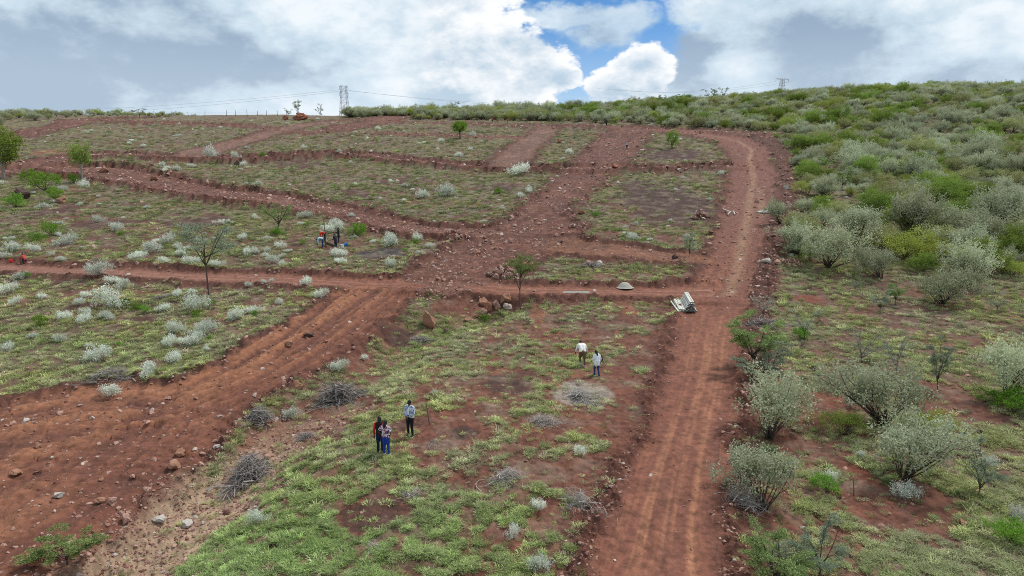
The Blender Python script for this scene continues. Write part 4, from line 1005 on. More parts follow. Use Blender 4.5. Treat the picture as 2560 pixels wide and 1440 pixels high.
# bright green little shrubs
for (px, py, w, k, lb) in [(290, 768, 22, 'bright', 'bright green shrub touching the big sage clump'), (312, 772, 30, 'bright', 'bright green shrub in the row right of the sage clump'), (338, 780, 28, 'bright', 'bright green shrub in the middle of the green row'), (362, 784, 26, 'bright', 'bright green shrub ending the green row'), (490, 797, 26, 'bright', 'bright green shrub in front of the large sage shrub'), (517, 768, 28, 'bright', 'dark green shrub at the foot of the tall thorn tree'),
 (464, 768, 20, 'bright', 'green shrub left of the large sage shrub'), (636, 791, 20, 'bright', 'green shrub in front of the sage shrub near the broad track'), (95, 820, 36, 'bright', 'green mat shrub at the left of the lower meadow'), (62, 698, 18, 'bright', 'green shrub right of the long sage shrub at far left'), (298, 590, 16, 'bright', 'green shrub joined to the sage shrub on the slope'), (125, 592, 40, 'bright', 'yellow green mat shrub on the left slope'), (90, 604, 28, 'bright', 'yellow green mat shrub further left on the slope'),
 (298, 868, 16, 'bright', 'little green shrub in the lower meadow'), (522, 850, 16, 'bright', 'green sprig between the lower meadow sage shrubs'), (885, 590, 44, 'bright', 'fresh green shrub right of the workers'), (905, 582, 30, 'bright', 'fresh green shrub uphill right of the workers'), (965, 602, 20, 'bright', 'small green shrub beside the junction stones'), (1040, 612, 20, 'bright', 'green shrub near the mint sage shrub'), (652, 402, 20, 'bright', 'rich green shrub on the upper terrace'),
 (100, 480, 60, 'bright', 'large lime green shrub on the left hillside'), (60, 452, 34, 'bright', 'green shrub below the big left tree'), (180, 458, 30, 'bright', 'lime shrub beside the small leafy tree trunk'), (130, 500, 40, 'bright', 'green shrub behind the pinkish boulder'), (30, 520, 40, 'bright', 'lime shrub at the left edge of the hillside'), (1248, 486, 26, 'bright', 'yellowish shrub near the climbing track'), (690, 590, 30, 'bright', 'green shrub under the forked thorn tree'),
 (1210, 805, 26, 'bright', 'vivid green grass clump on the gully lip'), (2075, 1240, 66, 'bright', 'dull green cushion shrub in the lower right'), (2010, 850, 44, 'bright', 'green shrub round the foot of the dark thorn bush'), (2535, 1368, 90, 'bright', 'lime green bush at the lower right edge'), (2545, 1040, 80, 'bright', 'lime green bush under the silver bush at right edge'), (2470, 1010, 50, 'bright', 'lime shrub left of the right edge bush')]:
    put(k, px, py, w, lb, 'small green shrubs')
# along the gully
for (px, py, w, k, lb) in [(850, 935, 44, 'white', 'whitish shrub behind the upper brush heap'), (908, 905, 22, 'white', 'slim sage sprig above the upper brush heap'), (728, 1052, 46, 'white', 'pale sage shrub in the bare gully floor'), (1085, 990, 18, 'white', 'white sprig on the knoll slope'), (1455, 1140, 34, 'white', 'bleached branchy shrub on the knoll'), (1340, 1280, 44, 'white', 'grey green shrub by the dug soil at the track'), (1275, 1345, 40, 'white', 'small silver sprig on the lower knoll'), (2090, 1210, 44, 'white', 'silver twig shrub over the green cushion'), (2130, 1022, 34, 'white', 'silver sprig between two big bushes at right'),
 (2160, 1145, 26, 'white', 'small silver sprig left of the yellowish bush'), (2470, 1170, 40, 'white', 'silver sprig at the right'), (2540, 1300, 36, 'white', 'silver sprig at the right photo edge'), (1340, 1436, 60, 'white', 'pale grey shrub cut by the bottom edge'), (640, 1320, 50, 'white', 'silvery weed on the knoll grass edge'), (2270, 1250, 60, 'white', 'loose silver sprigs under the yellowish bush')]:
    put(k, px, py, w, lb, 'sage sprigs by the gully and the track')

# ------------------------------------------------------------------ big bushes at right, one by one
for (px, py, w, k, hr, lb) in [
 (1938, 1118, 195, 'silver', 1.05, 'large silver bush on a dark stem beside the straight track'), (1922, 1300, 190, 'silver', 1.05, 'large silver bush with bare grey twigs at its left'), (2240, 1085, 190, 'silver', .95, 'blue grey silver bush behind the yellowish bush'), (2285, 1225, 185, 'silver', 1.0, 'yellowish silver bush in the middle of the right foreground'), (2545, 1010, 150, 'silver', 1.15, 'tall silver bush at the right photo edge'),
 (1990, 1440, 110, 'silver', .8, 'grey silver shrub between two feathery acacias'), (2085, 678, 125, 'silver', 1.0, 'dense round silver bush at the thicket corner'), (2215, 706, 84, 'silver', 1.1, 'silver bush standing out in front of the thicket'), (2375, 768, 100, 'silver', 1.0, 'silver bush furthest out on the right grass'), (2440, 722, 110, 'silver', 1.0, 'wide silver bush behind the furthest out one'), (2170, 620, 110, 'silver', 1.0, 'silver bush left of the olive thicket'),
 (2500, 600, 110, 'silver', 1.2, 'pale silver bush high at the right edge of the thicket'), (2300, 610, 125, 'silver', 1.0, 'broad silver bush in the thicket front'), (2420, 660, 90, 'silver', 1.0, 'silver bush below the pale one at right'), (1985, 640, 80, 'silver', 1.1, 'silver bush at the track side of the thicket'), (1955, 570, 60, 'silver', 1.1, 'silver bush right where the thicket meets the track'),
 (2280, 655, 110, 'lime', .8, 'olive yellow bush low in the thicket front'), (2350, 672, 90, 'lime', .8, 'second olive yellow bush low in the thicket front'), (2030, 655, 50, 'green', 1.0, 'green bush left of the dense round silver bush'), (2480, 690, 90, 'green', 1.0, 'green bush right behind the wide silver bush'), (2540, 660, 90, 'green', 1.0, 'dark green bush at the right edge of the thicket'),
 (2120, 1095, 90, 'lime', .8, 'small lime bush under the blue grey silver bush'), (2330, 1110, 110, 'lime', .8, 'lime bush right of the blue grey silver bush')]:
    put(k, px, py, w, lb, 'large bushes on the right', hr=hr)
# thorn trees, one by one: foot px, py, height px, width factor
def put_tree(kind, px, py, hpx, label, w=1.0, **kw):
    a = at(px, py); Z = math.hypot(a.x, a.y); h = hpx * Z / FPX
    return plant(kind, (a.x, a.y, a.z - .02), h, label, None, w=w, **kw)
for (px, py, h, k, w, lb) in [
 (1885, 930, 130, 'acacia', 1.05, 'feathery acacia reaching over the right verge of the straight track'), (1915, 970, 130, 'greyacacia', .95, 'grey feathery acacia just below the one over the verge'), (1940, 1475, 170, 'acacia', .95, 'light green feathery acacia at the bottom right of the track'), (2045, 1440, 160, 'greyacacia', .75, 'dark stemmed narrow acacia at the bottom right'), (170, 1425, 84, 'acacia', 1.5, 'yellow green acacia spreading in the bottom left corner'),
 (2010, 845, 95, 'twiggy', .85, 'thin dark thorn bush in the right hand grass'), (2150, 905, 90, 'twiggy', 1.2, 'bare grey thorn bush in the right hand grass'), (2245, 935, 100, 'twiggy', .9, 'dark stemmed thorn bush right of the bare grey one'), (2345, 975, 110, 'greyacacia', .5, 'slim green thorn sapling at right'), (2445, 1240, 110, 'greyacacia', .7, 'wispy thin tree at right of the yellowish bush'), (2240, 760, 50, 'acacia', .8, 'little yellow green sapling in the right hand grass'),
 (2140, 730, 60, 'twiggy', .6, 'slender grey sapling near the dense round bush'), (2310, 745, 60, 'twiggy', .5, 'slender grey sapling left of the furthest out bush'), (2490, 780, 60, 'twiggy', .9, 'grey twig bush at the right edge of the grass'), (2200, 775, 45, 'greyacacia', .9, 'small dull sapling in the right hand grass'), (1722, 640, 60, 'greyacacia', .6, 'thin sapling left of the straight track bend'), (1905, 800, 55, 'twiggy', 1.6, 'sprawling grey thorn scrub on the right verge'), (2175, 1000, 40, 'twiggy', 1.2, 'grey twigs behind the blue grey bush'), (2080, 965, 40, 'twiggy', 1.0, 'dry twigs near the ball shaped stone')]:
    put_tree(k, px, py, h, lb, w)
# the taller trees on the left and middle, each grown for its own place
def special(seed, px, py, hpx, label, mat, bark, w=1.0, rz=0, name='acacia_tree', **kw):
    fol, st = acacia_kind(seed, mat, bark, **kw)
    a = at(px, py); Z = math.hypot(a.x, a.y); h = hpx * Z / FPX
    r = thing(name, label, 'tree', (a.x, a.y, a.z - .02), rz, None, (h * w, h * w, h)); part('crown', fol, r); part('trunk', st, r); return r
special(401, 522, 742, 172, 'tall slender thorn tree with long bare trunk in the left meadow', M_ACACIAG, M_BARK, .62, trunk_h=.66, sprays=40, spread=.62, top=1.0, low=.05, limbs=8, leaves=85, rad=.018, lean=.05, L=.032, W=.014)
special(402, 1302, 778, 138, 'slender umbrella thorn beside the gully boulders', M_ACACIA, M_BARK, .62, trunk_h=.62, sprays=50, spread=.62, top=1.0, low=.35, limbs=9, leaves=120, rad=.020, lean=.03)
special(403, 695, 580, 66, 'forked flat topped thorn tree on the left slope', M_ACACIA, M_BARK, 1.0, trunk_h=.40, sprays=34, spread=.6, top=1.0, low=.5, limbs=7, leaves=80, rad=.025, L=.04, W=.018)
def round_tree(seed, px, py, hpx, label, mat, bark, w, R, zc, trunk, tips=110, irr=.6, name='leafy_tree'):
    fol, st = bush_kind(seed, mat, bark, tips=tips, per=30, R=R, zc=zc, cl=.10, L=.05, W=.03, lo=-.9, trunk=trunk, stems=18, irr=irr)
    a = at(px, py); Z = math.hypot(a.x, a.y); h = hpx * Z / FPX
    r = thing(name, label, 'tree', (a.x, a.y, a.z - .03), 0, None, (h * w, h * w, h)); part('crown', fol, r); part('trunk', st, r); return r
round_tree(411, 1150, 348, 44, 'round bright green tree alone on the upper hill', M_BRIGHT, M_BARK, 1.0, (.42, .42, .30), .68, .42)
round_tree(412, 206, 458, 80, 'small leafy tree with pale trunk on the left stony track', M_GREEN, M_PALEBARK, .64, (.38, .3, .26), .72, .50, 70, 1.1)
round_tree(413, 8, 448, 96, 'big leafy green tree at the left photo edge', M_GREEN, M_PALEBARK, .78, (.44, .44, .33), .64, .35, 140)
round_tree(414, 1680, 372, 46, 'small dark green tree in the upper right plot', M_GREEN, M_BARK, .8, (.40, .4, .36), .56, .2, 90)
for i, (px, py, h, w, lb) in enumerate([(742, 298, 42, .75, 'wind bent thorn tree on the skyline above the big boulder'), (800, 302, 38, .5, 'thin leaning sapling on the skyline right of the big boulder'), (350, 296, 20, 1.6, 'flat topped thorn tree on the left skyline'), (1775, 262, 36, 1.0, 'flat thorn tree poking above the right ridge'), (1808, 258, 36, .7, 'narrow thorn tree poking above the right ridge'), (1255, 288, 30, 1.2, 'flat topped thorn tree on the middle skyline'), (1138, 290, 34, .8, 'thin thorn sapling on the middle skyline'), (1402, 282, 28, .9, 'dark thorn tree on the skyline right of the middle'), (720, 298, 24, .8, 'little flat sapling left of the wind bent thorn tree'), (1380, 320, 46, .4, 'thin pole like sapling below the middle ridge'), (1505, 316, 46, .35, 'thin sapling behind the dark standing figure')]):
    special(430 + i, px, py, h, lb, M_ACACIAG, M_BARK, w, trunk_h=.45, sprays=16, spread=.6, top=1.0, low=.2, limbs=5, leaves=60, L=.05, W=.02, rad=.022, flat=.05)

# ------------------------------------------------------------------ the thicket on the right and along the ridge
def poly_in(px, py, poly):
    r = np.zeros(len(px), bool); n = len(poly); j = n - 1
    for i in range(n):
        xi, yi = poly[i]; xj, yj = poly[j]
        c = ((yi > py) != (yj > py)) & (px < (xj - xi) * (py - yi) / (yj - yi + 1e-9) + xi); r ^= c; j = i
    return r
def world_poly(pl):
    return [tuple(unproject([a], [b], base0)[0]) for a, b in pl]
THICK = world_poly([(1905, 345), (1962, 390), (1985, 440), (1990, 510), (1968, 560), (1960, 620), (2010, 650), (2140, 650), (2240, 672), (2330, 690), (2420, 700), (2600, 690)]) + [(150, 60), (210, 120), (330, 300), (330, 460), (60, 460), (-10, 330)] + world_poly([(1400, 306), (1500, 308), (1640, 312), (1660, 322), (1760, 330), (1880, 336)])
RIDGE = world_poly([(860, 296), (1000, 297), (1150, 301), (1400, 308)]) + [(10, 345), (-80, 345)]
RIDGL = world_poly([(-200, 320), (0, 318), (120, 300), (230, 292)]) + [(-150, 345), (-330, 345)]

def build_thicket():
    rng = np.random.default_rng(99)
    n = 22000; x = rng.uniform(-60, 330, n); y = rng.uniform(50, 460, n)
    m = poly_in(x, y, THICK); x = x[m]; y = y[m]
    # thin out: poisson-like by grid
    cell = {}; keep = []
    for i in range(len(x)):
        d = 1.45 + .75 * rng.random(); k = (int(x[i] // 2.6), int(y[i] // 2.6)); ok = True
        for a in (-1, 0, 1):
            for b in (-1, 0, 1):
                for j in cell.get((k[0] + a, k[1] + b), ()):
                    if (x[i] - x[j]) ** 2 + (y[i] - y[j]) ** 2 < d * d: ok = False; break
        if ok: cell.setdefault(k, []).append(i); keep.append(i)
    x = x[keep]; y = y[keep]
    hole = fbm(x / 9., y / 9., 2, 300)
    dens = (hole > -.42) | (y > 130); x = x[dens]; y = y[dens]
    D = field(x, y, True); ok = (D['D'] > 1.2); x = x[ok]; y = y[ok]; z = D['z'][ok]
    n = len(x)
    nk = fbm(x / 14., y / 14., 2, 310) + rng.normal(size=n) * .28
    kind = np.where(nk > .34, 'green', np.where(nk > .06, 'olive', np.where(nk < -.72, 'lime', 'silver')))
    kind = np.where((rng.random(n) < .03), 'lime', kind); kind = np.where((rng.random(n) < .05), 'acacia', kind)
    h = rng.lognormal(.70, .30, n) * np.where(kind == 'green', 1.12, 1.0); h = np.clip(h, 1.2, 4.6)
    # ridge bushes
    def band(poly, cnt, hm, x0, x1, y0, y1):
        xx = rng.uniform(x0, x1, cnt); yy = rng.uniform(y0, y1, cnt); m = poly_in(xx, yy, poly); return xx[m], yy[m], rng.lognormal(math.log(hm), .25, m.sum())
    RIDGM = world_poly([(420, 294), (650, 290), (860, 289)]) + [(-60, 345), (-160, 345)]
    parts = [band(RIDGE, 2600, 2.4, -90, 60, 225, 350), band(RIDGL, 1400, 1.9, -340, -60, 150, 350), band(RIDGM, 500, .8, -170, -50, 225, 345)]
    for (xx, yy, hh) in parts:
        d2 = field(xx, yy, True); ok = d2['D'] > 1.0; xx = xx[ok]; yy = yy[ok]; hh = hh[ok]
        x = np.concatenate([x, xx]); y = np.concatenate([y, yy]); z = np.concatenate([z, d2['z'][ok]]); h = np.concatenate([h, hh])
        kind = np.concatenate([kind, rng.choice(['silver', 'olive', 'lime', 'silver', 'silver'], len(xx))])
    n = len(x); dist = np.hypot(x, y)
    vis = np.abs(np.arctan2(x, y)) < math.radians(38.5)
    size = np.where(vis, h / dist, 0)
    o = np.argsort(-size); ind = np.zeros(n, bool)
    for k, lim in (('silver', 250), ('olive', 120), ('green', 130), ('lime', 70), ('acacia', 50)):
        q = o[(kind[o] == k)][:lim]; ind[q] = (size[q] > .0125) & (dist[q] < 150)
    WORD = dict(silver='silver leaved bush', olive='olive grey bush', green='green leafy bush', lime='yellowish green bush', acacia='feathery acacia')
    for i in np.where(ind)[0]:
        px = 1280 + FPX * x[i] / y[i]
        row = ['front', 'second', 'third', 'fourth', 'fifth', 'sixth', 'seventh', 'rearmost'][int(np.clip((dist[i] - 66) / 11, 0, 7))]
        sec = ['hugging the straight track', 'a few steps from the track', 'straight above the dense round silver bush', 'above the yellowish silver bush', 'above the furthest out silver bush', 'at the right photo edge'][int(np.clip((px - 1960) / 105, 0, 5))]
        sz = 'tall' if h[i] > 2.8 else ('low' if h[i] < 2.0 else 'medium')
        lb = '%s %s, %s thicket row, %s' % (sz, WORD[kind[i]], row, sec)
        plant(kind[i], (x[i], y[i], z[i] - .05), h[i], lb, (WORD[kind[i]] + 's').replace('bushs', 'bushes') + ' in the %s row of the thicket %s' % (row, sec), w=rng.uniform(.9, 1.3))
    r = ~ind
    fols = []; off = {}
    for k in ('silver', 'olive', 'green', 'lime', 'acacia'):
        off[k] = (len(fols), len(K[k])); fols += [f for f, s in K[k]]
    # stems travel with the crowns
    ms = []
    for k in ('silver', 'olive', 'green', 'lime', 'acacia'):
        for f, s in K[k]:
            a = bmesh.new(); a.from_mesh(f); nf = len(a.faces); a.from_mesh(s)
            a.faces.ensure_lookup_table()
            for q in range(nf, len(a.faces)): a.faces[q].material_index = 1
            me = bpy.data.meshes.new('bush'); a.to_mesh(me); a.free(); me.materials.append(f.materials[0]); me.materials.append(s.materials[0]); ms.append(me)
    C = proto_coll('thicket_bushes', ms)
    idx = np.array([off[k][0] + rng.integers(off[k][1]) for k in kind])
    P = np.stack([x, y, z - .05], 1); rot = np.stack([0 * x, 0 * x, rng.uniform(0, 6.283, n)], 1); ww = rng.uniform(.9, 1.3, n)
    scatter('bushland', P[r], rot[r], np.stack([h * ww, h * ww, h], 1)[r], idx[r], C, 'far mass of mixed grey green bushes reaching the skyline', 'bushland')
    print('thicket', n, 'individual', ind.sum())
build_thicket()

# small unlabelled weeds on the slopes: one mass
def build_weeds():
    p, rng = screen_points(9000, 55, 298, 900)
    F = field(p[:, 0], p[:, 1], True)
    k = (F['G'] > .25) & (F['D'] > .6) & (p[:, 1] > 70) & (rng.random(len(p)) < .36 + .6 * ss(150, 220, p[:, 1]))
    k &= (fbm(p[:, 0] / 7., p[:, 1] / 7., 2, 77) > -.12)
    p = p[k]; z = F['z'][k]; n = len(p); dist = np.hypot(p[:, 0], p[:, 1])
    ms = [K['low'][i][0] for i in range(4)] + [K['white'][i][0] for i in range(3)] + [K['bright'][i][0] for i in range(3)] + [K['olive'][i][0] for i in range(3)]
    C = proto_coll('weeds', ms)
    r = rng.random(n); idx = np.where(r < .5, rng.integers(0, 7, n), np.where(r < .72, rng.integers(7, 10, n), rng.integers(10, 13, n)))
    h = rng.lognormal(-1.05, .4, n) * (1 + .25 * ss(120, 220, dist)); rot = np.stack([0 * h, 0 * h, rng.uniform(0, 6.28, n)], 1)
    scatter('hill_weeds', np.stack([p[:, 0], p[:, 1], z], 1), rot, np.stack([h, h, h * .8], 1), idx, C, 'tiny pale and green weeds dotted over the upper hillside', 'weeds')
build_weeds()
# ------------------------------------------------------------------ brushwood
def brush_mesh(seed, n, flat=.55, twl=.55, rad=.010, mat=None, core=.35):
    """tangle of thin bent twigs, about 1 wide"""
    rng = np.random.default_rng(seed); g = Geo()
    for i in range(n):
        a = rng.uniform(0, 6.283); r = .5 * math.sqrt(rng.random()) * .8
        q_ = abs(rng.normal()) * .24; c = np.array([math.cos(a) * q_ * 1.1 + .10 * math.sin(3 * a + seed), math.sin(a) * q_ * .8, flat * .9 * rng.random() ** 1.3 * math.exp(-(q_ / .26) ** 2)])
        d = rng.normal(size=3) * np.array([1, 1, .45]); d /= np.linalg.norm(d); l = twl * rng.uniform(.4, 1.0)
        p0 = c - d * l * .5; p1 = c + d * l * .5; p0[2] = max(p0[2], 0); p1[2] = max(p1[2], 0)
        cv = curve(p0, p1, rng, .03, 4, .16); g.tube(cv, np.linspace(rad, rad * .35, 4) * (rng.uniform(.4, 1.0) if rng.random() < .85 else 2.0), 3)
        for k in range(2):
            s = cv[rng.integers(1, 4)]; e = s + rng.normal(size=3) * .10; e[2] = max(e[2], .0); g.tube(np.array([s, .5 * (s + e) + rng.normal(size=3) * .01, e]), [rad * .4, rad * .3, rad * .15], 3)
    return g.mesh('twigs', [mat or M_TWIG])
M_TWIGD = mat_simple('dark_twig', (.23, .205, .19), .95, .1, .4, 3); M_TWIGP = mat_simple('bleached_twig', (.34, .31, .28), .95, .1, .3, 3)
def heap(px, py, wpx, hpx, label, n=260, mat=None, seed=0, name='brush_heap', depth=.9, rad=.010, twl=.55):
    a = at(px, py); Z = math.hypot(a.x, a.y); w = wpx * Z / FPX; h = hpx * .62 * Z / FPX
    me = brush_mesh(seed, n, .6, twl, rad, mat)
    o = part(name, me, None, None, (a.x, a.y + w * .35 * depth, float(H(a.x, a.y + w * .35 * depth)[0]) - .03), (0, 0, seed * .7)); o.scale = (w, w * depth, h / .6)
    return tag(o, label, 'brushwood')
heap(835, 1018, 150, 86, 'upper round heap of dark grey cut brushwood by the broad track', 420, M_TWIGD, 1)
heap(608, 1222, 150, 112, 'lower large heap of grey thorny brushwood above the gully', 460, M_TWIG, 2)
heap(635, 1068, 110, 54, 'low heap of dark branches on the bank of the broad track', 240, M_TWIGD, 3)
heap(765, 1105, 74, 38, 'small grey dead shrub lying on the gully floor', 160, M_TWIG, 4)
heap(255, 962, 120, 42, 'flat grey brushwood in the left lower meadow', 200, M_TWIG, 5)
heap(395, 752, 66, 20, 'small grey brushwood in the left meadow', 120, M_TWIG, 6)
heap(1455, 1008, 140, 46, 'bleached flattened dry shrub below the walking couple', 320, M_TWIGP, 7, rad=.007)
heap(1450, 1285, 120, 80, 'tangled twigs and straw by the left edge of the straight track', 200, M_TWIGP, 8, rad=.006)
heap(1360, 1070, 110, 46, 'grey dead shrub in the middle of the knoll', 200, M_TWIGP, 9, rad=.006)
heap(1265, 1218, 130, 54, 'greyish dead shrub low on the knoll', 220, M_TWIGP, 10, rad=.006)
heap(1480, 672, 100, 16, 'flat dark brushwood on the right grass tongue', 120, M_TWIG, 11)
heap(1965, 545, 48, 40, 'dark brushwood at the upper thicket corner', 120, M_TWIGD, 12)
heap(1050, 862, 90, 22, 'dark brushwood lying in the gully', 140, M_TWIGD, 13)
heap(1030, 1255, 90, 34, 'thin bare branches lying on the lower knoll', 60, M_TWIGP, 14, rad=.008, twl=.8)
heap(1085, 1118, 70, 18, 'dead branch on the bare soil below the standing man', 26, M_TWIGD, 15, rad=.012, twl=.9, name='fallen_branch')
heap(930, 1385, 90, 30, 'dry twigs near the bottom of the knoll', 60, M_TWIGP, 16, rad=.007)
heap(1868, 1290, 110, 110, 'leafless grey twigs beside the lower silver bush', 170, M_TWIGP, 17, rad=.006)
heap(1915, 830, 110, 34, 'grey twigs along the right verge of the straight track', 160, M_TWIG, 18)
def bare_sapling(px, py, hpx, label, seed):
    rng = np.random.default_rng(seed); a = at(px, py); h = hpx * math.hypot(a.x, a.y) / FPX; g = Geo()
    cv = curve((0, 0, -.05), (-.12 * h, .0, h), rng, 0, 8, .04); g.tube(cv, np.linspace(.028, .010, 8), 5)
    for k in range(5):
        s = cv[rng.integers(3, 8)]; e = s + np.array([rng.normal() * .10, rng.normal() * .1, rng.uniform(.02, .14)]) * h; g.tube(curve(s, e, rng, 0, 4, .1), np.linspace(.010, .004, 4), 4)
    return tag(part('bare_sapling', g.mesh('bare_sapling', [M_BARK], True), None, None, a), label, 'sapling')
bare_sapling(1074, 1064, 62, 'bare crooked sapling right of the standing man', 31)
bare_sapling(2135, 1240, 44, 'thin bare stick on the red soil at right', 32)

# ------------------------------------------------------------------ concrete posts, gravel
M_CONC = mat_simple('pale_concrete', (.58, .56, .50), .85, .3, .22, 2.5, bump=.2); M_CONCE = mat_simple('post_end', (.11, .105, .095), .9, .2, .3, 12)  # post ends coloured dark to imitate the shaded gaps of the stack
M_GRAVEL = mat_simple('grey_ballast', (.36, .34, .29), .95, .2, .4, 30, bump=.8)
def post_mesh(L, w=.11):
    bm = bmesh.new(); bmesh.ops.create_cube(bm, size=1); bmesh.ops.scale(bm, vec=(w, L, w * .9), verts=bm.verts)
    bmesh.ops.bevel(bm, geom=bm.edges[:], offset=.010, segments=2, affect='EDGES')
    for f in bm.faces:
        if abs(f.normal.y) > .9: f.material_index = 1
    # tapering end with the wire holes of a fence post
    for v in bm.verts:
        if v.co.y > 0: v.co.x *= .86; v.co.z *= .86
    me = bpy.data.meshes.new('fence_post'); bm.to_mesh(me); bm.free(); me.materials.append(M_CONC); me.materials.append(M_CONCE); return me
POST = post_mesh(2.3, .108)
POSTS_ = post_mesh(1.15, .12)
rp = np.random.default_rng(12)
a = at(1722, 781); pz = float(H(a.x, a.y)[0])
def lay_post(me, x, y, z, rz, label, group, tilt=0.0, roll=0.0):
    if 'stack' in label: tilt = gt
    o = part('concrete_post', me, None, None, (x, y, z), (tilt, roll, rz)); return tag(o, label, 'post', group)
k = 0
gz = float(H(a.x, a.y + 1.15)[0]) + .03; gt = math.atan2(float(H(a.x, a.y + 2.3)[0]) - float(H(a.x, a.y)[0]), 2.3)
for row, (x0, cnt) in enumerate([(-.76, 13), (-.70, 12), (-.12, 7), (-.06, 6), (0, 5), (.08, 4), (.14, 3)]):
    for i in range(cnt):
        x = a.x + x0 + i * .118 + rp.normal() * .006; z = gz + .058 + row * .122 + rp.uniform(0, .02)
        lb = 'pale concrete fence post in the %s of the post stack by the track corner' % (['bottom layer', 'second layer', 'third layer', 'fourth layer', 'fifth layer', 'sixth layer', 'top layer'][row])
        lay_post(POST, x, a.y + 1.15 + rp.normal() * .07, z, -.04 + rp.normal() * .014, lb, 'concrete posts, %s of the stack' % (['bottom layer', 'second layer', 'third layer', 'fourth layer', 'fifth layer', 'sixth layer', 'top layer'][row]))
lay_post(POST, a.x - .93, a.y + 1.05, gz + .07, .06, 'pale concrete fence post lying loose at the left of the post stack', None)
p1 = at(1440, 741)
for i, (dy, dx, lb) in enumerate([(0, 0, 'nearer of two concrete posts lying beside the level track'), (.32, .06, 'farther of two concrete posts lying beside the level track')]):
    y = p1.y + dy; lay_post(POST, p1.x + dx, y, float(max(H(p1.x + q, y)[0] for q in (-1, -.5, 0, .5, 1))) + .06, math.pi / 2, lb, None)
for (px, py, rz, lb) in [(1824, 539, .22, 'left white post of the letter like trio on the upper track'), (1829, 539, -.42, 'middle white post of the trio on the upper track'), (1842, 539, -.22, 'right white post of the trio on the upper track'),
   (1921, 537, -.10, 'leftmost white post at the right verge of the upper track'), (1925, 537, -.45, 'second white post at the right verge of the upper track'), (1929, 536, .12, 'third white post at the right verge of the upper track'), (1934, 535, .06, 'fourth white post at the right verge of the upper track'), (1937, 534, .10, 'last white post at the right verge of the upper track')]:
    q = at(px, py); y = q.y + 1.1; z = max(float(H(q.x, q.y + d)[0]) for d in (.2, .8, 1.4, 2.0)) ; o = lay_post(POST, q.x, y, z + .06, rz, lb, None); o.rotation_euler[0] = .16
q = at(1932, 541); lay_post(POST, q.x, q.y + .2, float(H(q.x, q.y + .2)[0]) + .22, -math.pi / 2 + .35, 'dark sided post lying across in front of the white posts', None)
def mound(px, py, wpx, hpx, label, mat, name, cat, seed):
    aa = at(px, py); Z = math.hypot(aa.x, aa.y); w = wpx * Z / FPX; h = hpx * Z / FPX; n = 26; V = []; F = []
    for i in range(n + 1):
        for j in range(36):
            r = i / n; t = j * 2 * math.pi / 36; x = math.cos(t) * r * w * .5; y = math.sin(t) * r * w * .5
            zz = h * (math.exp(-(r * 1.45) ** 3.6) - .02) + .05 * h * mnoise.noise(Vector((x * 3, y * 3, seed))) * (1 - r) + .03 * mnoise.noise(Vector((x * 9, y * 9, seed)))
            V.append((x, y, zz))
    for i in range(n):
        for j in range(36): F.append((i * 36 + j, i * 36 + (j + 1) % 36, (i + 1) * 36 + (j + 1) % 36, (i + 1) * 36 + j))
    me = mesh_np(name, np.array(V), np.array(F), True)
    o = part(name, me, None, mat, (aa.x, aa.y + w * .4, float(H(aa.x, aa.y + w * .4)[0]))); return tag(o, label, cat)
mound(1565, 720, 46, 13, 'small cone of grey ballast on the level track', M_GRAVEL, 'ballast_heap', 'gravel heap', 3)
M_PALEDUST = mat_simple('pale_powder', (.50, .46, .42), .95, .1, .3, 10)
mound(1918, 536, 40, 5, 'pale powder spilled beside the white posts', M_PALEDUST, 'powder_patch', 'powder', 4)
M_PLANK = mat_simple('grey_board', (.42, .42, .40), .9, .2, .3, 4)

# ------------------------------------------------------------------ people
dg = bpy.context.evaluated_depsgraph_get()
def ell(c, r, nu=14, nv=9):
    V = [(c[0], c[1], c[2] - r[2])]; F = []
    for i in range(1, nv):
        p = -math.pi / 2 + math.pi * i / nv
        for j in range(nu):
            t = 2 * math.pi * j / nu; V.append((c[0] + r[0] * math.cos(p) * math.cos(t), c[1] + r[1] * math.cos(p) * math.sin(t), c[2] + r[2] * math.sin(p)))
    V.append((c[0], c[1], c[2] + r[2])); n = len(V)
    for j in range(nu): F.append((0, 1 + (j + 1) % nu, 1 + j))
    for i in range(nv - 2):
        for j in range(nu): a_ = 1 + i * nu + j; b_ = 1 + i * nu + (j + 1) % nu; F.append((a_, b_, b_ + nu, a_ + nu))
    for j in range(nu): F.append((n - 1, n - 1 - nu + j, n - 1 - nu + (j + 1) % nu))
    return np.array(V), F
def ell_rot(c, r, R):
    V, F = ell((0, 0, 0), r); return V @ np.array(R.to_3x3()).T + np.array(c), F
def fuse(geo, name, mat, voxel=.022, extra=None, smooth=3):
    """melt overlapping closed shapes into one continuous surface"""
    me = geo.mesh('tmp'); o = bpy.data.objects.new('tmp', me); COL.objects.link(o)
    r = o.modifiers.new('r', 'REMESH'); r.mode = 'VOXEL'; r.voxel_size = voxel
    s = o.modifiers.new('s', 'SMOOTH'); s.factor = .5; s.iterations = smooth
    d = bpy.context.evaluated_depsgraph_get(); d.update(); out = bpy.data.meshes.new_from_object(o.evaluated_get(d))
    bpy.data.objects.remove(o); bpy.data.meshes.remove(me)
    if extra:
        bm = bmesh.new(); bm.from_mesh(out); em = extra.mesh('x'); bm.from_mesh(em); bm.to_mesh(out); bm.free(); bpy.data.meshes.remove(em)
    out.name = name; out.polygons.foreach_set('use_smooth', np.ones(len(out.polygons), bool)); out.materials.clear(); out.materials.append(mat); return out

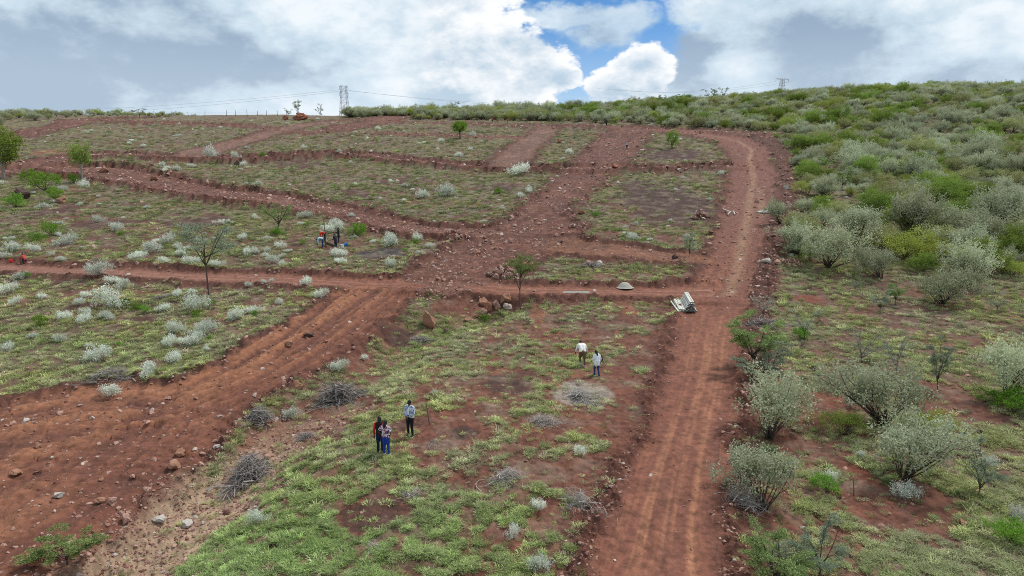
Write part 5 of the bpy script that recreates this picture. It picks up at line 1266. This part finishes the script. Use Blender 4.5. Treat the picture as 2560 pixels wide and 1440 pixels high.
SKIN = mat_simple('dark_skin', (.085, .045, .032), .6, .3); HAIR = mat_simple('black_hair', (.012, .011, .011), .7, .3)
def cloth(name, c, var=.15): return mat_simple(name, c, .9, .2, var, 6, bump=.2)
def mat_pattern(name, c1, c2, c3, sc):
    m = bpy.data.materials.new(name); m.use_nodes = True; t = NT(m.node_tree); b = t.n['Principled BSDF']; tc = t.new('ShaderNodeTexCoord')
    v = t.new('ShaderNodeTexVoronoi'); t.l.new(tc.outputs['Object'], v.inputs['Vector']); v.inputs['Scale'].default_value = sc
    sp = t.new('ShaderNodeSeparateColor'); t.l.new(v.outputs['Color'], sp.inputs[0])
    c = t.mix(t.smooth(sp.outputs[0], .45, .5), (*c1, 1), (*c2, 1)); c = t.mix(t.smooth(sp.outputs[1], .66, .7), c, (*c3, 1)); t.l.new(c, b.inputs['Base Color']); b.inputs['Roughness'].default_value = .9; return m

def person(label, px, py, rz, top, bottom, hgt=1.72, pose=None, sleeves=None, long_sleeve=True, shorts=False, shoes=None, sole=None, hair='short', vest=None, coat=False, broad=1.0, cap=None, vox=.022, group=None, tee=None, skirt=0.0, bag=None, loc=None):
    J = dict(hipL=(-.09, 0, .90), hipR=(.09, 0, .90), kneeL=(-.10, .02, .49), kneeR=(.10, .02, .49), ankL=(-.10, 0, .085), ankR=(.10, 0, .085), pel=(0, 0, .95), waist=(0, 0, 1.08), chest=(0, 0, 1.30), neck=(0, -.01, 1.45), head=(0, .015, 1.60),
             shL=(-.185, -.01, 1.41), shR=(.185, -.01, 1.41), elL=(-.235, -.02, 1.13), elR=(.235, -.02, 1.13), haL=(-.235, .06, .89), haR=(.235, .06, .89))
    if pose: J.update(pose)
    J = {k_: np.array(v_, float) for k_, v_ in J.items()}
    q = loc if loc is not None else at(px, py)
    s = hgt / 1.72; root = thing('person', label, 'person', q, rz, group, s)
    b = broad
    up = J['head'] - J['neck']; up /= np.linalg.norm(up); zax = Vector(up); yax = Vector((0, 1, 0)) - zax * zax.y; yax.normalize(); xax = yax.cross(zax); Rh = Matrix((xax, yax, zax)).transposed()
    def torso(g, e, w=1.0):
        for sx in (-1, 1):
            off = np.array([sx * .075 * b, 0, 0]); g.tube([J['pel'] + off * 1.0 - (0, 0, .05), J['waist'] + off * .85, J['chest'] + off * 1.1, J['neck'] * .35 + J['chest'] * .65 + off * .9], [(.098 * b + e) * w, (.088 * b + e) * w, .105 * b + e, .07 * b + e], 10)
        g.tube([J['shL'], .5 * (J['shL'] + J['shR']), J['shR']], [.055 + e, .075 + e, .055 + e], 10)
    def arms(g, e, frac=1.0, sides='LR'):
        for c in sides:
            h_ = J['el' + c] + (J['ha' + c] - J['el' + c]) * min(1, max(0, (frac - .5) * 2)); ptsA = [J['sh' + c], .5 * (J['sh' + c] + J['el' + c]), J['el' + c]]
            if frac <= .5: g.tube(ptsA[:2] + [J['sh' + c] + (J['el' + c] - J['sh' + c]) * frac * 2], [.055 + e, .048 + e, .045 + e], 9)
            else: g.tube(ptsA + [.5 * (J['el' + c] + h_), h_], [.055 + e, .047 + e, .039 + e, .036 + e, .028 + e], 9)
    def legs(g, e, frac=1.0):
        for c in 'LR':
            a_ = J['knee' + c] + (J['ank' + c] - J['knee' + c]) * max(0, (frac - .5) * 2) if frac > .5 else None
            if frac <= .55: g.tube([J['hip' + c] + (0, 0, .03), .5 * (J['hip' + c] + J['knee' + c]), J['knee' + c] - (0, 0, .02)], [.095 * b + e, .085 * b + e, .07 * b + e], 10)
            else: g.tube([J['hip' + c] + (0, 0, .03), .5 * (J['hip' + c] + J['knee' + c]), J['knee' + c], .5 * (J['knee' + c] + a_), a_], [.092 * b + e, .078 * b + e, .055 + e, .052 + e, .040 + e], 10)
        g.tube([J['hipL'] + (0, 0, .02), J['hipR'] + (0, 0, .02)], [.10 * b + e, .10 * b + e], 10)
    g = Geo(); torso(g, 0); arms(g, 0); legs(g, 0)
    g.tube([J['chest'], J['neck'], J['neck'] + up * .07], [.07, .055, .052], 9); g.add(*ell_rot(J['head'], (.074, .092, .112), Rh))
    yv = np.array(yax); xv = np.array(xax)
    g.tube([J['head'] + yv * .075 - up * .01, J['head'] + yv * .112 - up * .03], [.012, .018], 6)           # nose
    g.tube([J['head'] + yv * .03 - up * .075, J['head'] + yv * .078 - up * .085], [.05, .035], 8)            # jaw
    for sx in (-1, 1): g.add(*ell_rot(J['head'] + xv * sx * .078 - up * .01, (.012, .022, .032), Rh))       # ears
    fg = Geo()
    for c, sx in (('L', -1), ('R', 1)):                                                                     # palms and fingers
        d = J['ha' + c] - J['el' + c]; d /= np.linalg.norm(d); p = J['ha' + c]; side = np.cross(d, np.array([0, 0, 1.])); side = side / (np.linalg.norm(side) + 1e-6)
        nrm = np.cross(side, d); g.tube([p, p + d * .05, p + d * .09], [.026, .036, .03], 8)
        for f in range(4):
            o_ = side * (f - 1.5) * .018; L_ = (.062, .075, .07, .055)[f]; fg.tube([p + d * .075 + o_, p + d * (.09 + L_ * .5) + o_ * 1.1 - nrm * .004, p + d * (.09 + L_) + o_ * 1.05 - nrm * .022], [.0095, .009, .007], 5)
        fg.tube([p + d * .02 - side * .03, p + d * .055 - side * .052, p + d * .085 - side * .05 - nrm * .01], [.012, .011, .008], 5)
    for sx in (-1, 1): fg.add(*ell_rot(J['head'] + xv * sx * .028 + yv * .086 + up * .012, (.012, .008, .009), Rh))   # eyes
    part('body', fuse(g, 'body', SKIN, vox, fg), root)
    # clothes
    g = Geo(); torso(g, .022, 1.0)
    if vest is None and long_sleeve: arms(g, .018, .93)
    elif vest is None: arms(g, .02, .36)
    if coat or skirt:
        lo = skirt or .35
        for sx in (-1, 1): g.tube([J['pel'] + (sx * .07, 0, .1), J['pel'] + (sx * .075, 0, -.12), .6 * J['pel'] + .4 * (J['kneeL'] if sx < 0 else J['kneeR']) + (0, 0, .2 - lo)], [.125 * b, .135 * b, .15 * b], 10)
    part('vest' if vest is not None else ('coat' if coat else 'shirt'), fuse(g, 'shirt', vest if vest is not None else top, vox), root)
    if vest is not None:
        for c in 'LR': g = Geo(); arms(g, .018, .95, c); g.add(*ell(J['sh' + c], (.08, .08, .08))); part('sleeve', fuse(g, 'sleeve', top, vox), root)
    if tee is not None:
        g = Geo(); g.tube([J['pel'] + (0, .085, .10), J['chest'] + (0, .085, -.05), J['chest'] + (0, .07, .10)], [.062, .065, .04], 10); part('undershirt', fuse(g, 'undershirt', tee, vox), root)
    g = Geo(); legs(g, .014, .5 if shorts else .97); part('shorts' if shorts else 'trousers', fuse(g, 'trousers', bottom, vox), root)
    for c in 'LR':
        t_ = J['ank' + c]; tw = (-.03 if c == 'L' else .03); g = Geo(); g.tube([t_ + (0, -.05, -.03), t_ + (tw * .4, .06, -.035), t_ + (tw, .165, -.05)], [.048, .047, .034], 9); g.tube([t_ + (0, 0, .03), t_ + (0, 0, -.03)], [.05, .052], 9)
        so = part('shoe', fuse(g, 'shoe', shoes or HAIR, min(vox, .016), smooth=1), root)
        if sole is not None:
            g = Geo(); g.tube([t_ + (0, -.07, -.075), t_ + (tw * .4, .06, -.075), t_ + (tw, .17, -.075)], [.05, .052, .04], 10)
            V = np.concatenate(g.v); V[:, 2] = (t_[2] - .075) + (V[:, 2] - (t_[2] - .075)) * .26; g.v = [V]; part('sole', g.mesh('sole', [sole], True), so)
    g = Geo()
    if hair == 'short': g.add(*ell_rot(J['head'] - yv * .012 + up * .022, (.080, .094, .104), Rh))
    elif hair == 'long': g.add(*ell_rot(J['head'] - yv * .018 + up * .02, (.088, .1, .11), Rh)); g.tube([J['head'] - yv * .06, J['head'] - yv * .085 - up * .14, J['head'] - yv * .08 - up * .25], [.075, .07, .045], 9)
    elif hair == 'bun': g.add(*ell_rot(J['head'] - yv * .02 + up * .025, (.09, .10, .112), Rh)); g.add(*ell_rot(J['head'] - yv * .05 + up * .12 - xv * .02, (.06, .06, .05), Rh)); g.tube([J['head'] - yv * .07, J['head'] - yv * .09 - up * .10], [.07, .055], 9)
    V = np.concatenate(g.v); keep = g
    part('hair', fuse(g, 'hair', HAIR, min(vox, .02), smooth=1), root)
    if cap is not None:
        g = Geo(); g.add(*ell_rot(J['head'] - yv * .005 + up * .045, (.088, .105, .085), Rh)); g.add(*ell_rot(J['head'] + yv * .12 + up * .045, (.07, .075, .012), Rh)); part('cap', fuse(g, 'cap', cap, .014, smooth=1), root)
    return root

C_RED = cloth('red_cloth', (.55, .035, .022)); C_BLACK = cloth('black_cloth', (.014, .014, .016)); C_NAVY = cloth('navy_denim', (.012, .018, .05)); C_BLUE = cloth('royal_blue_cloth', (.015, .045, .30)); C_WHITE = cloth('white_cloth', (.72, .70, .66), .06)
C_WHITE2 = cloth('cool_white_cloth', (.70, .74, .76), .06); C_KHAKI = cloth('khaki_cloth', (.135, .095, .055)); C_JEANS = cloth('blue_denim', (.02, .055, .17)); C_PALEB = cloth('pale_blue_cloth', (.42, .58, .72), .1); C_DARKN = cloth('dark_overall', (.022, .022, .045))
C_GREYB = cloth('grey_blue_cloth', (.40, .45, .52), .12); C_SHOEW = cloth('white_sole', (.75, .74, .72), .05); C_SHOEG = cloth('grey_shoe', (.28, .28, .27)); C_SHOED = cloth('dark_shoe', (.025, .025, .028)); C_PINKR = cloth('faded_red_cloth', (.45, .07, .06))
P_PLAID = mat_pattern('plaid_print', (.07, .04, .09), (.62, .57, .60), (.30, .06, .14), 15); P_JACK = mat_pattern('blue_print', (.42, .47, .55), (.10, .13, .28), (.55, .60, .66), 24)

person('standing man in a dark cap and blue white printed jacket facing the viewer', 1026, 1092, math.radians(152), P_JACK, C_BLACK, 1.76, dict(haL=(-.05, .20, .98), haR=(.05, .19, .97), elL=(-.27, .05, 1.14), elR=(.27, .05, 1.14), ankL=(-.13, 0, .085), ankR=(.12, -.02, .085), kneeL=(-.11, .02, .49), kneeR=(.11, .02, .49)), shoes=C_SHOED, sole=C_SHOEW, cap=C_BLACK, tee=C_WHITE2, broad=1.08, hair='short')
person('person with red sleeves, black vest and dark hair bun seen from behind', 951, 1134, math.radians(-10), C_RED, C_NAVY, 1.74, dict(haL=(-.27, .03, .86), elL=(-.26, -.03, 1.12)), vest=C_BLACK, hair='bun', shoes=C_SHOED)
person('woman in plaid top and royal blue trousers with hands on hips, seen from behind', 966, 1140, math.radians(-22), P_PLAID, C_BLUE, 1.66, dict(haL=(-.17, .04, .98), elL=(-.35, -.10, 1.14), haR=(.17, .04, .98), elR=(.35, -.10, 1.14), ankL=(-.12, 0, .085), ankR=(.12, .03, .085)), long_sleeve=False, hair='long', shoes=C_SHOEG, broad=1.14)
person('man in white jacket and khaki shorts walking uphill, leaning forward', 1456, 919, math.radians(8), C_WHITE, C_KHAKI, 1.78, dict(waist=(0, .09, 1.06), chest=(0, .27, 1.22), neck=(0, .40, 1.31), head=(.0, .51, 1.40), shL=(-.2, .34, 1.30), shR=(.2, .34, 1.30), elL=(-.31, .30, 1.04), elR=(.31, .28, 1.04), haL=(-.35, .36, .82), haR=(.34, .32, .81), kneeL=(-.11, .22, .55), ankL=(-.11, .12, .22), kneeR=(.11, .0, .48), ankR=(.12, -.16, .085)), shorts=True, shoes=C_SHOEG, sole=C_SHOEW, broad=1.2)
person('woman in a white shirt and blue jeans walking uphill behind the man', 1492, 941, math.radians(22), C_WHITE2, C_JEANS, 1.64, dict(chest=(0, .06, 1.29), neck=(0, .09, 1.43), head=(-.01, .14, 1.57), shL=(-.17, .07, 1.40), shR=(.17, .07, 1.40), elL=(-.24, .08, 1.13), haL=(-.22, .25, 1.00), elR=(.25, -.02, 1.13), haR=(.27, .06, .91), ankL=(-.09, .14, .12), kneeL=(-.10, .14, .50), ankR=(.10, -.12, .085)), hair='long', shoes=C_SHOED, sole=C_SHOEW, skirt=.22)
bend = dict(pel=(0, -.02, .92), waist=(0, .10, 1.00), chest=(0, .33, 1.02), neck=(0, .47, .98), head=(0, .58, .90), shL=(-.19, .42, 1.0), shR=(.19, .42, 1.0), elL=(-.20, .46, .72), elR=(.20, .46, .72), haL=(-.14, .52, .45), haR=(.14, .52, .45))
person('worker in pale blue shirt and jeans bent over beside the pole', 807, 618, math.radians(95), C_PALEB, C_JEANS, 1.72, bend, hair='short', shoes=C_SHOED, vox=.03)
person('worker in long dark coat standing in front of another', 840, 622, math.radians(60), C_DARKN, C_DARKN, 1.70, dict(chest=(0, .08, 1.28), neck=(0, .13, 1.42), head=(0, .20, 1.54), shL=(-.18, .1, 1.39), shR=(.18, .1, 1.39), haL=(-.12, .35, 1.0), haR=(.12, .35, 1.0), elL=(-.24, .12, 1.12), elR=(.24, .12, 1.12)), coat=True, shoes=cloth('tan_boot', (.28, .13, .07)), vox=.03)
person('worker in dark clothes standing behind the coated worker', 847, 608, math.radians(110), C_DARKN, C_BLACK, 1.75, dict(haL=(-.10, .30, 1.08), haR=(.10, .30, 1.05)), vox=.03, coat=True)
person('worker in a red top and dark cap stooping behind the pole', 813, 606, math.radians(70), C_RED, C_DARKN, 1.70, bend, cap=C_BLACK, vox=.03)
person('person in grey blue shirt walking up the wide stony track', 1567, 373, math.radians(-10), C_GREYB, C_DARKN, 1.70, dict(chest=(0, .1, 1.28), neck=(0, .15, 1.42), head=(0, .2, 1.55)), vox=.05)
person('dark clothed person standing at the ridge bank', 1516, 320, math.radians(20), C_BLACK, C_BLACK, 1.70, None, vox=.05)
person('left of two people in red tops on the ridge bank', 1231, 308, math.radians(60), C_PINKR, C_BLACK, 1.70, None, vox=.05)
person('person in black bending beside the left red topped one', 1240, 307, math.radians(-80), C_BLACK, C_DARKN, 1.70, bend, vox=.05, hair='short')
person('right of two people in red tops on the ridge bank', 1269, 310, math.radians(10), C_PINKR, C_PINKR, 1.70, None, vox=.05)
crouch = dict(hipL=(-.09, -.12, .34), hipR=(.09, -.12, .34), pel=(0, -.14, .38), kneeL=(-.14, .26, .50), kneeR=(.14, .26, .50), ankL=(-.11, .02, .085), ankR=(.11, .02, .085), waist=(0, -.08, .52), chest=(0, .08, .72), neck=(0, .16, .85), head=(0, .24, .98), shL=(-.18, .10, .82), shR=(.18, .10, .82), elL=(-.24, .28, .60), elR=(.24, .28, .60), haL=(-.12, .48, .48), haR=(.12, .48, .48))
person('crouching person in red top and navy trousers above the level track', 62, 655, math.radians(70), C_PINKR, C_NAVY, 1.60, crouch, vox=.03)
# things the people use
def bucket(px, py, r, h, mat, label, name='bucket'):
    aa = at(px, py); n = 20; V = []; F = []
    for rr, zz in ((r * .78, 0), (r, h), (r * 1.08, h), (r * 1.08, h * .93), (r * .94, h * .93), (r * .74, .02)): 
        for j in range(n): V.append((math.cos(j * 2 * math.pi / n) * rr, math.sin(j * 2 * math.pi / n) * rr, zz))
    for i in (0, 1): F += [(i * n + j, i * n + (j + 1) % n, (i + 1) * n + (j + 1) % n, (i + 1) * n + j) for j in range(n)]
    F += [(n * 2 + j, n * 2 + (j + 1) % n, n * 4 + (j + 1) % n, n * 4 + j) for j in range(n)]; F += [(n * 4 + j, n * 4 + (j + 1) % n, n * 5 + (j + 1) % n, n * 5 + j) for j in range(n)]
    F += [tuple([n * 5 + j for j in range(n)])]
    me = bpy.data.meshes.new(name); me.from_pydata(V, [], F); root = thing(name, label, 'bucket', (aa.x, aa.y, aa.z), 0)
    part('shell', me, root, mat)
    g = Geo(); t = np.linspace(0, math.pi, 9); g.tube(np.stack([np.cos(t) * r, 0 * t + r * .3, h + np.sin(t) * r * .5], 1), .008, 4); part('handle', g.mesh('handle', [M_BARK]), root)
    return root
bucket(856, 620, .20, .34, mat_simple('white_plastic', (.75, .75, .73), .4, .5), 'white bucket right of the dark coated worker')
bucket(864, 614, .30, .26, mat_simple('blue_plastic', (.01, .22, .68), .4, .5), 'bright blue tub beside the white bucket', 'tub')
bucket(28, 655, .18, .26, mat_simple('red_plastic', (.75, .04, .04), .4, .5), 'red tub at far left above the level track', 'tub')
aa = at(815, 619); g = Geo(); g.tube([(0, 0, -.1), (-.02, 0, 1.4), (-.10, .02, 2.6), (-.16, 0, 3.2)], [.05, .045, .04, .03], 7); tag(part('wooden_pole', g.mesh('wooden_pole', [M_BARK], True), None, None, aa), 'tall thin wooden pole standing between the workers', 'pole')
aa = at(826, 616); g = Geo(); g.box((0, 0, .22), (1.1, .04, .28), Matrix.Rotation(.35, 3, 'Y')); tag(part('dark_board', g.mesh('dark_board', [M_BARK]), None, None, aa), 'dark board leaning on the ground beside the pole', 'board')
M_BAG = mat_simple('black_bag', (.015, .015, .017), .6, .3)
aa = at(1503, 934); V, F = ell((0, 0, .9), (.09, .13, .17)); g = Geo(); g.add(V, F); g.tube([(0, -.08, 1.02), (-.05, -.04, 1.25), (-.10, .06, 1.33)], [.014, .014, .014], 5); tag(part('shoulder_bag', g.mesh('shoulder_bag', [M_BAG], True), None, None, aa), 'black bag hanging at the right side of the woman in white', 'bag')

# ------------------------------------------------------------------ skyline: fence, pylons, wires
M_STEEL = mat_simple('galvanised_steel', (.33, .32, .36), .6, .4, .1, .4); M_POST = mat_simple('weathered_post', (.16, .135, .12), .9, .2, .3, 4); M_WIRE = mat_simple('wire', (.22, .22, .23), .6, .4)
fp = [at(px, 293 + (px - 400) * -.002) for px in (360, 405, 447, 490, 545, 568, 598, 625, 648, 676, 700)]
froot = thing('wire_fence', 'thin fence of leaning posts along the left skyline', 'fence', fp[0]); b0_ = np.array(fp[0]); rr = np.random.default_rng(8)
tops = []
for i, q in enumerate(fp):
    d = np.array([q.x, q.y + 8, float(H(q.x, q.y + 8)[0])]) - b0_; g = Geo(); lean = rr.normal(size=2) * .10; h = rr.uniform(1.8, 2.6); g.tube([d - (0, 0, .2), d + (lean[0] * .5, lean[1] * .5, h * .5), d + (lean[0], lean[1], h)], [.09, .08, .07], 6); part('post', g.mesh('post', [M_POST], True), froot); tops.append(d)
for lv in (.5, 1.0, 1.5):
    g = Geo(); g.tube([t_ + (0, 0, lv) for t_ in tops], .012, 3); part('wire', g.mesh('wire', [M_WIRE]), froot)

def lattice(g, A, B, r, n):
    """cross bracing between two leg lines"""
    for i in range(n):
        a0 = A[0] + (A[1] - A[0]) * i / n; a1 = A[0] + (A[1] - A[0]) * (i + 1) / n; c0 = B[0] + (B[1] - B[0]) * i / n; c1 = B[0] + (B[1] - B[0]) * (i + 1) / n
        g.tube([a0, c1], r, 4); g.tube([c0, a1], r, 4); g.tube([a1, c1], r, 4)
def pylon(px, ytop, Y, wb, wt, rz, label, style):
    d = ray(np.float64(px), np.float64(ytop)); t = Y / d[1]; x = d[0] * t; zt = CAM_Z + d[2] * t; zb = float(base1(np.array([x]), np.array([float(Y)]))[0]); h = zt - zb
    root = thing('pylon', label, 'pylon', (x, Y, zb), rz); R = .13
    cb = [np.array([sx * wb / 2, sy * wb / 2, -.5]) for sx, sy in ((-1, -1), (1, -1), (1, 1), (-1, 1))]; ct = [np.array([sx * wt / 2, sy * wt / 2, h]) for sx, sy in ((-1, -1), (1, -1), (1, 1), (-1, 1))]
    for a_, b_ in zip(cb, ct): g = Geo(); g.tube([a_, b_], [R * 1.3, R], 5); part('leg', g.mesh('leg', [M_STEEL]), root)
    g = Geo()
    for i in range(4): lattice(g, (cb[i], ct[i]), (cb[(i + 1) % 4], ct[(i + 1) % 4]), R * .55, 7)
    part('bracing', g.mesh('bracing', [M_STEEL]), root)
    arms = [(h - 1.0, 5.5)] if style == 'wide' else [(h - .6, 1.6), (h - 5.5, 1.6)]
    tips = []
    for z, L in arms:
        g = Geo()
        for sx in (-1, 1):
            tip = np.array([sx * (wt / 2 + L), 0, z + (.9 if style == 'wide' else 0)]); tips.append(tip)
            for sy in (-1, 1): g.tube([(sx * wt / 2, sy * wt / 2, z), tip], R * .6, 4); g.tube([(sx * wt / 2, sy * wt / 2, z + 1.4), tip], R * .6, 4)
            for f in (.33, .66): g.tube([np.array([sx * wt / 2, 0, z]) * (1 - f) + tip * f, np.array([sx * wt / 2, 0, z + 1.4]) * (1 - f) + tip * f], R * .5, 4)
        part('crossarm', g.mesh('crossarm', [M_STEEL]), root)
    for tip in tips: g = Geo(); g.tube([tip, tip - (0, 0, 1.2), tip - (0, 0, 2.4)], [.10, .14, .10], 6); part('insulator', g.mesh('insulator', [M_WIRE]), root)
    M = Matrix.Translation((x, Y, zb)) @ Matrix.Rotation(rz, 4, 'Z')
    return [np.array(M @ Vector(tip - (0, 0, 2.4))) for tip in tips], np.array((x, Y, zt))
tA, topA = pylon(859, 215, 560, 7.5, 3.6, .5, 'lattice pylon standing alone on the left skyline', 'slim')
tB, topB = pylon(1956, 197, 620, 6.0, 2.2, .3, 'wide armed lattice pylon behind the right ridge', 'wide')
def cable(p, q, sag, r, label, group):
    t = np.linspace(0, 1, 22)[:, None]; P = p * (1 - t) + q * t; P[:, 2] -= sag * 4 * (t * (1 - t))[:, 0]; g = Geo(); o_ = P[0].copy(); g.tube(P - o_, r, 4)
    return tag(part('power_cable', g.mesh('power_cable', [M_WIRE]), None, None, o_), label, 'cable', group)
for i, p in enumerate(tA[:2]):
    cable(p, p + np.array([-330, -20, -20 - 4 * i]), 5, .05, 'power cable running left from the left skyline pylon', 'cables left of the left pylon'); cable(p, p + np.array([330, 60, -4 - 4 * i]), 7, .05, 'power cable running right from the left skyline pylon', 'cables right of the left pylon')
for i, p in enumerate(tB[:2]): cable(p, p + np.array([-150, 60, 2]), 6, .05, 'power cable left of the wide armed pylon', 'cables of the wide armed pylon')
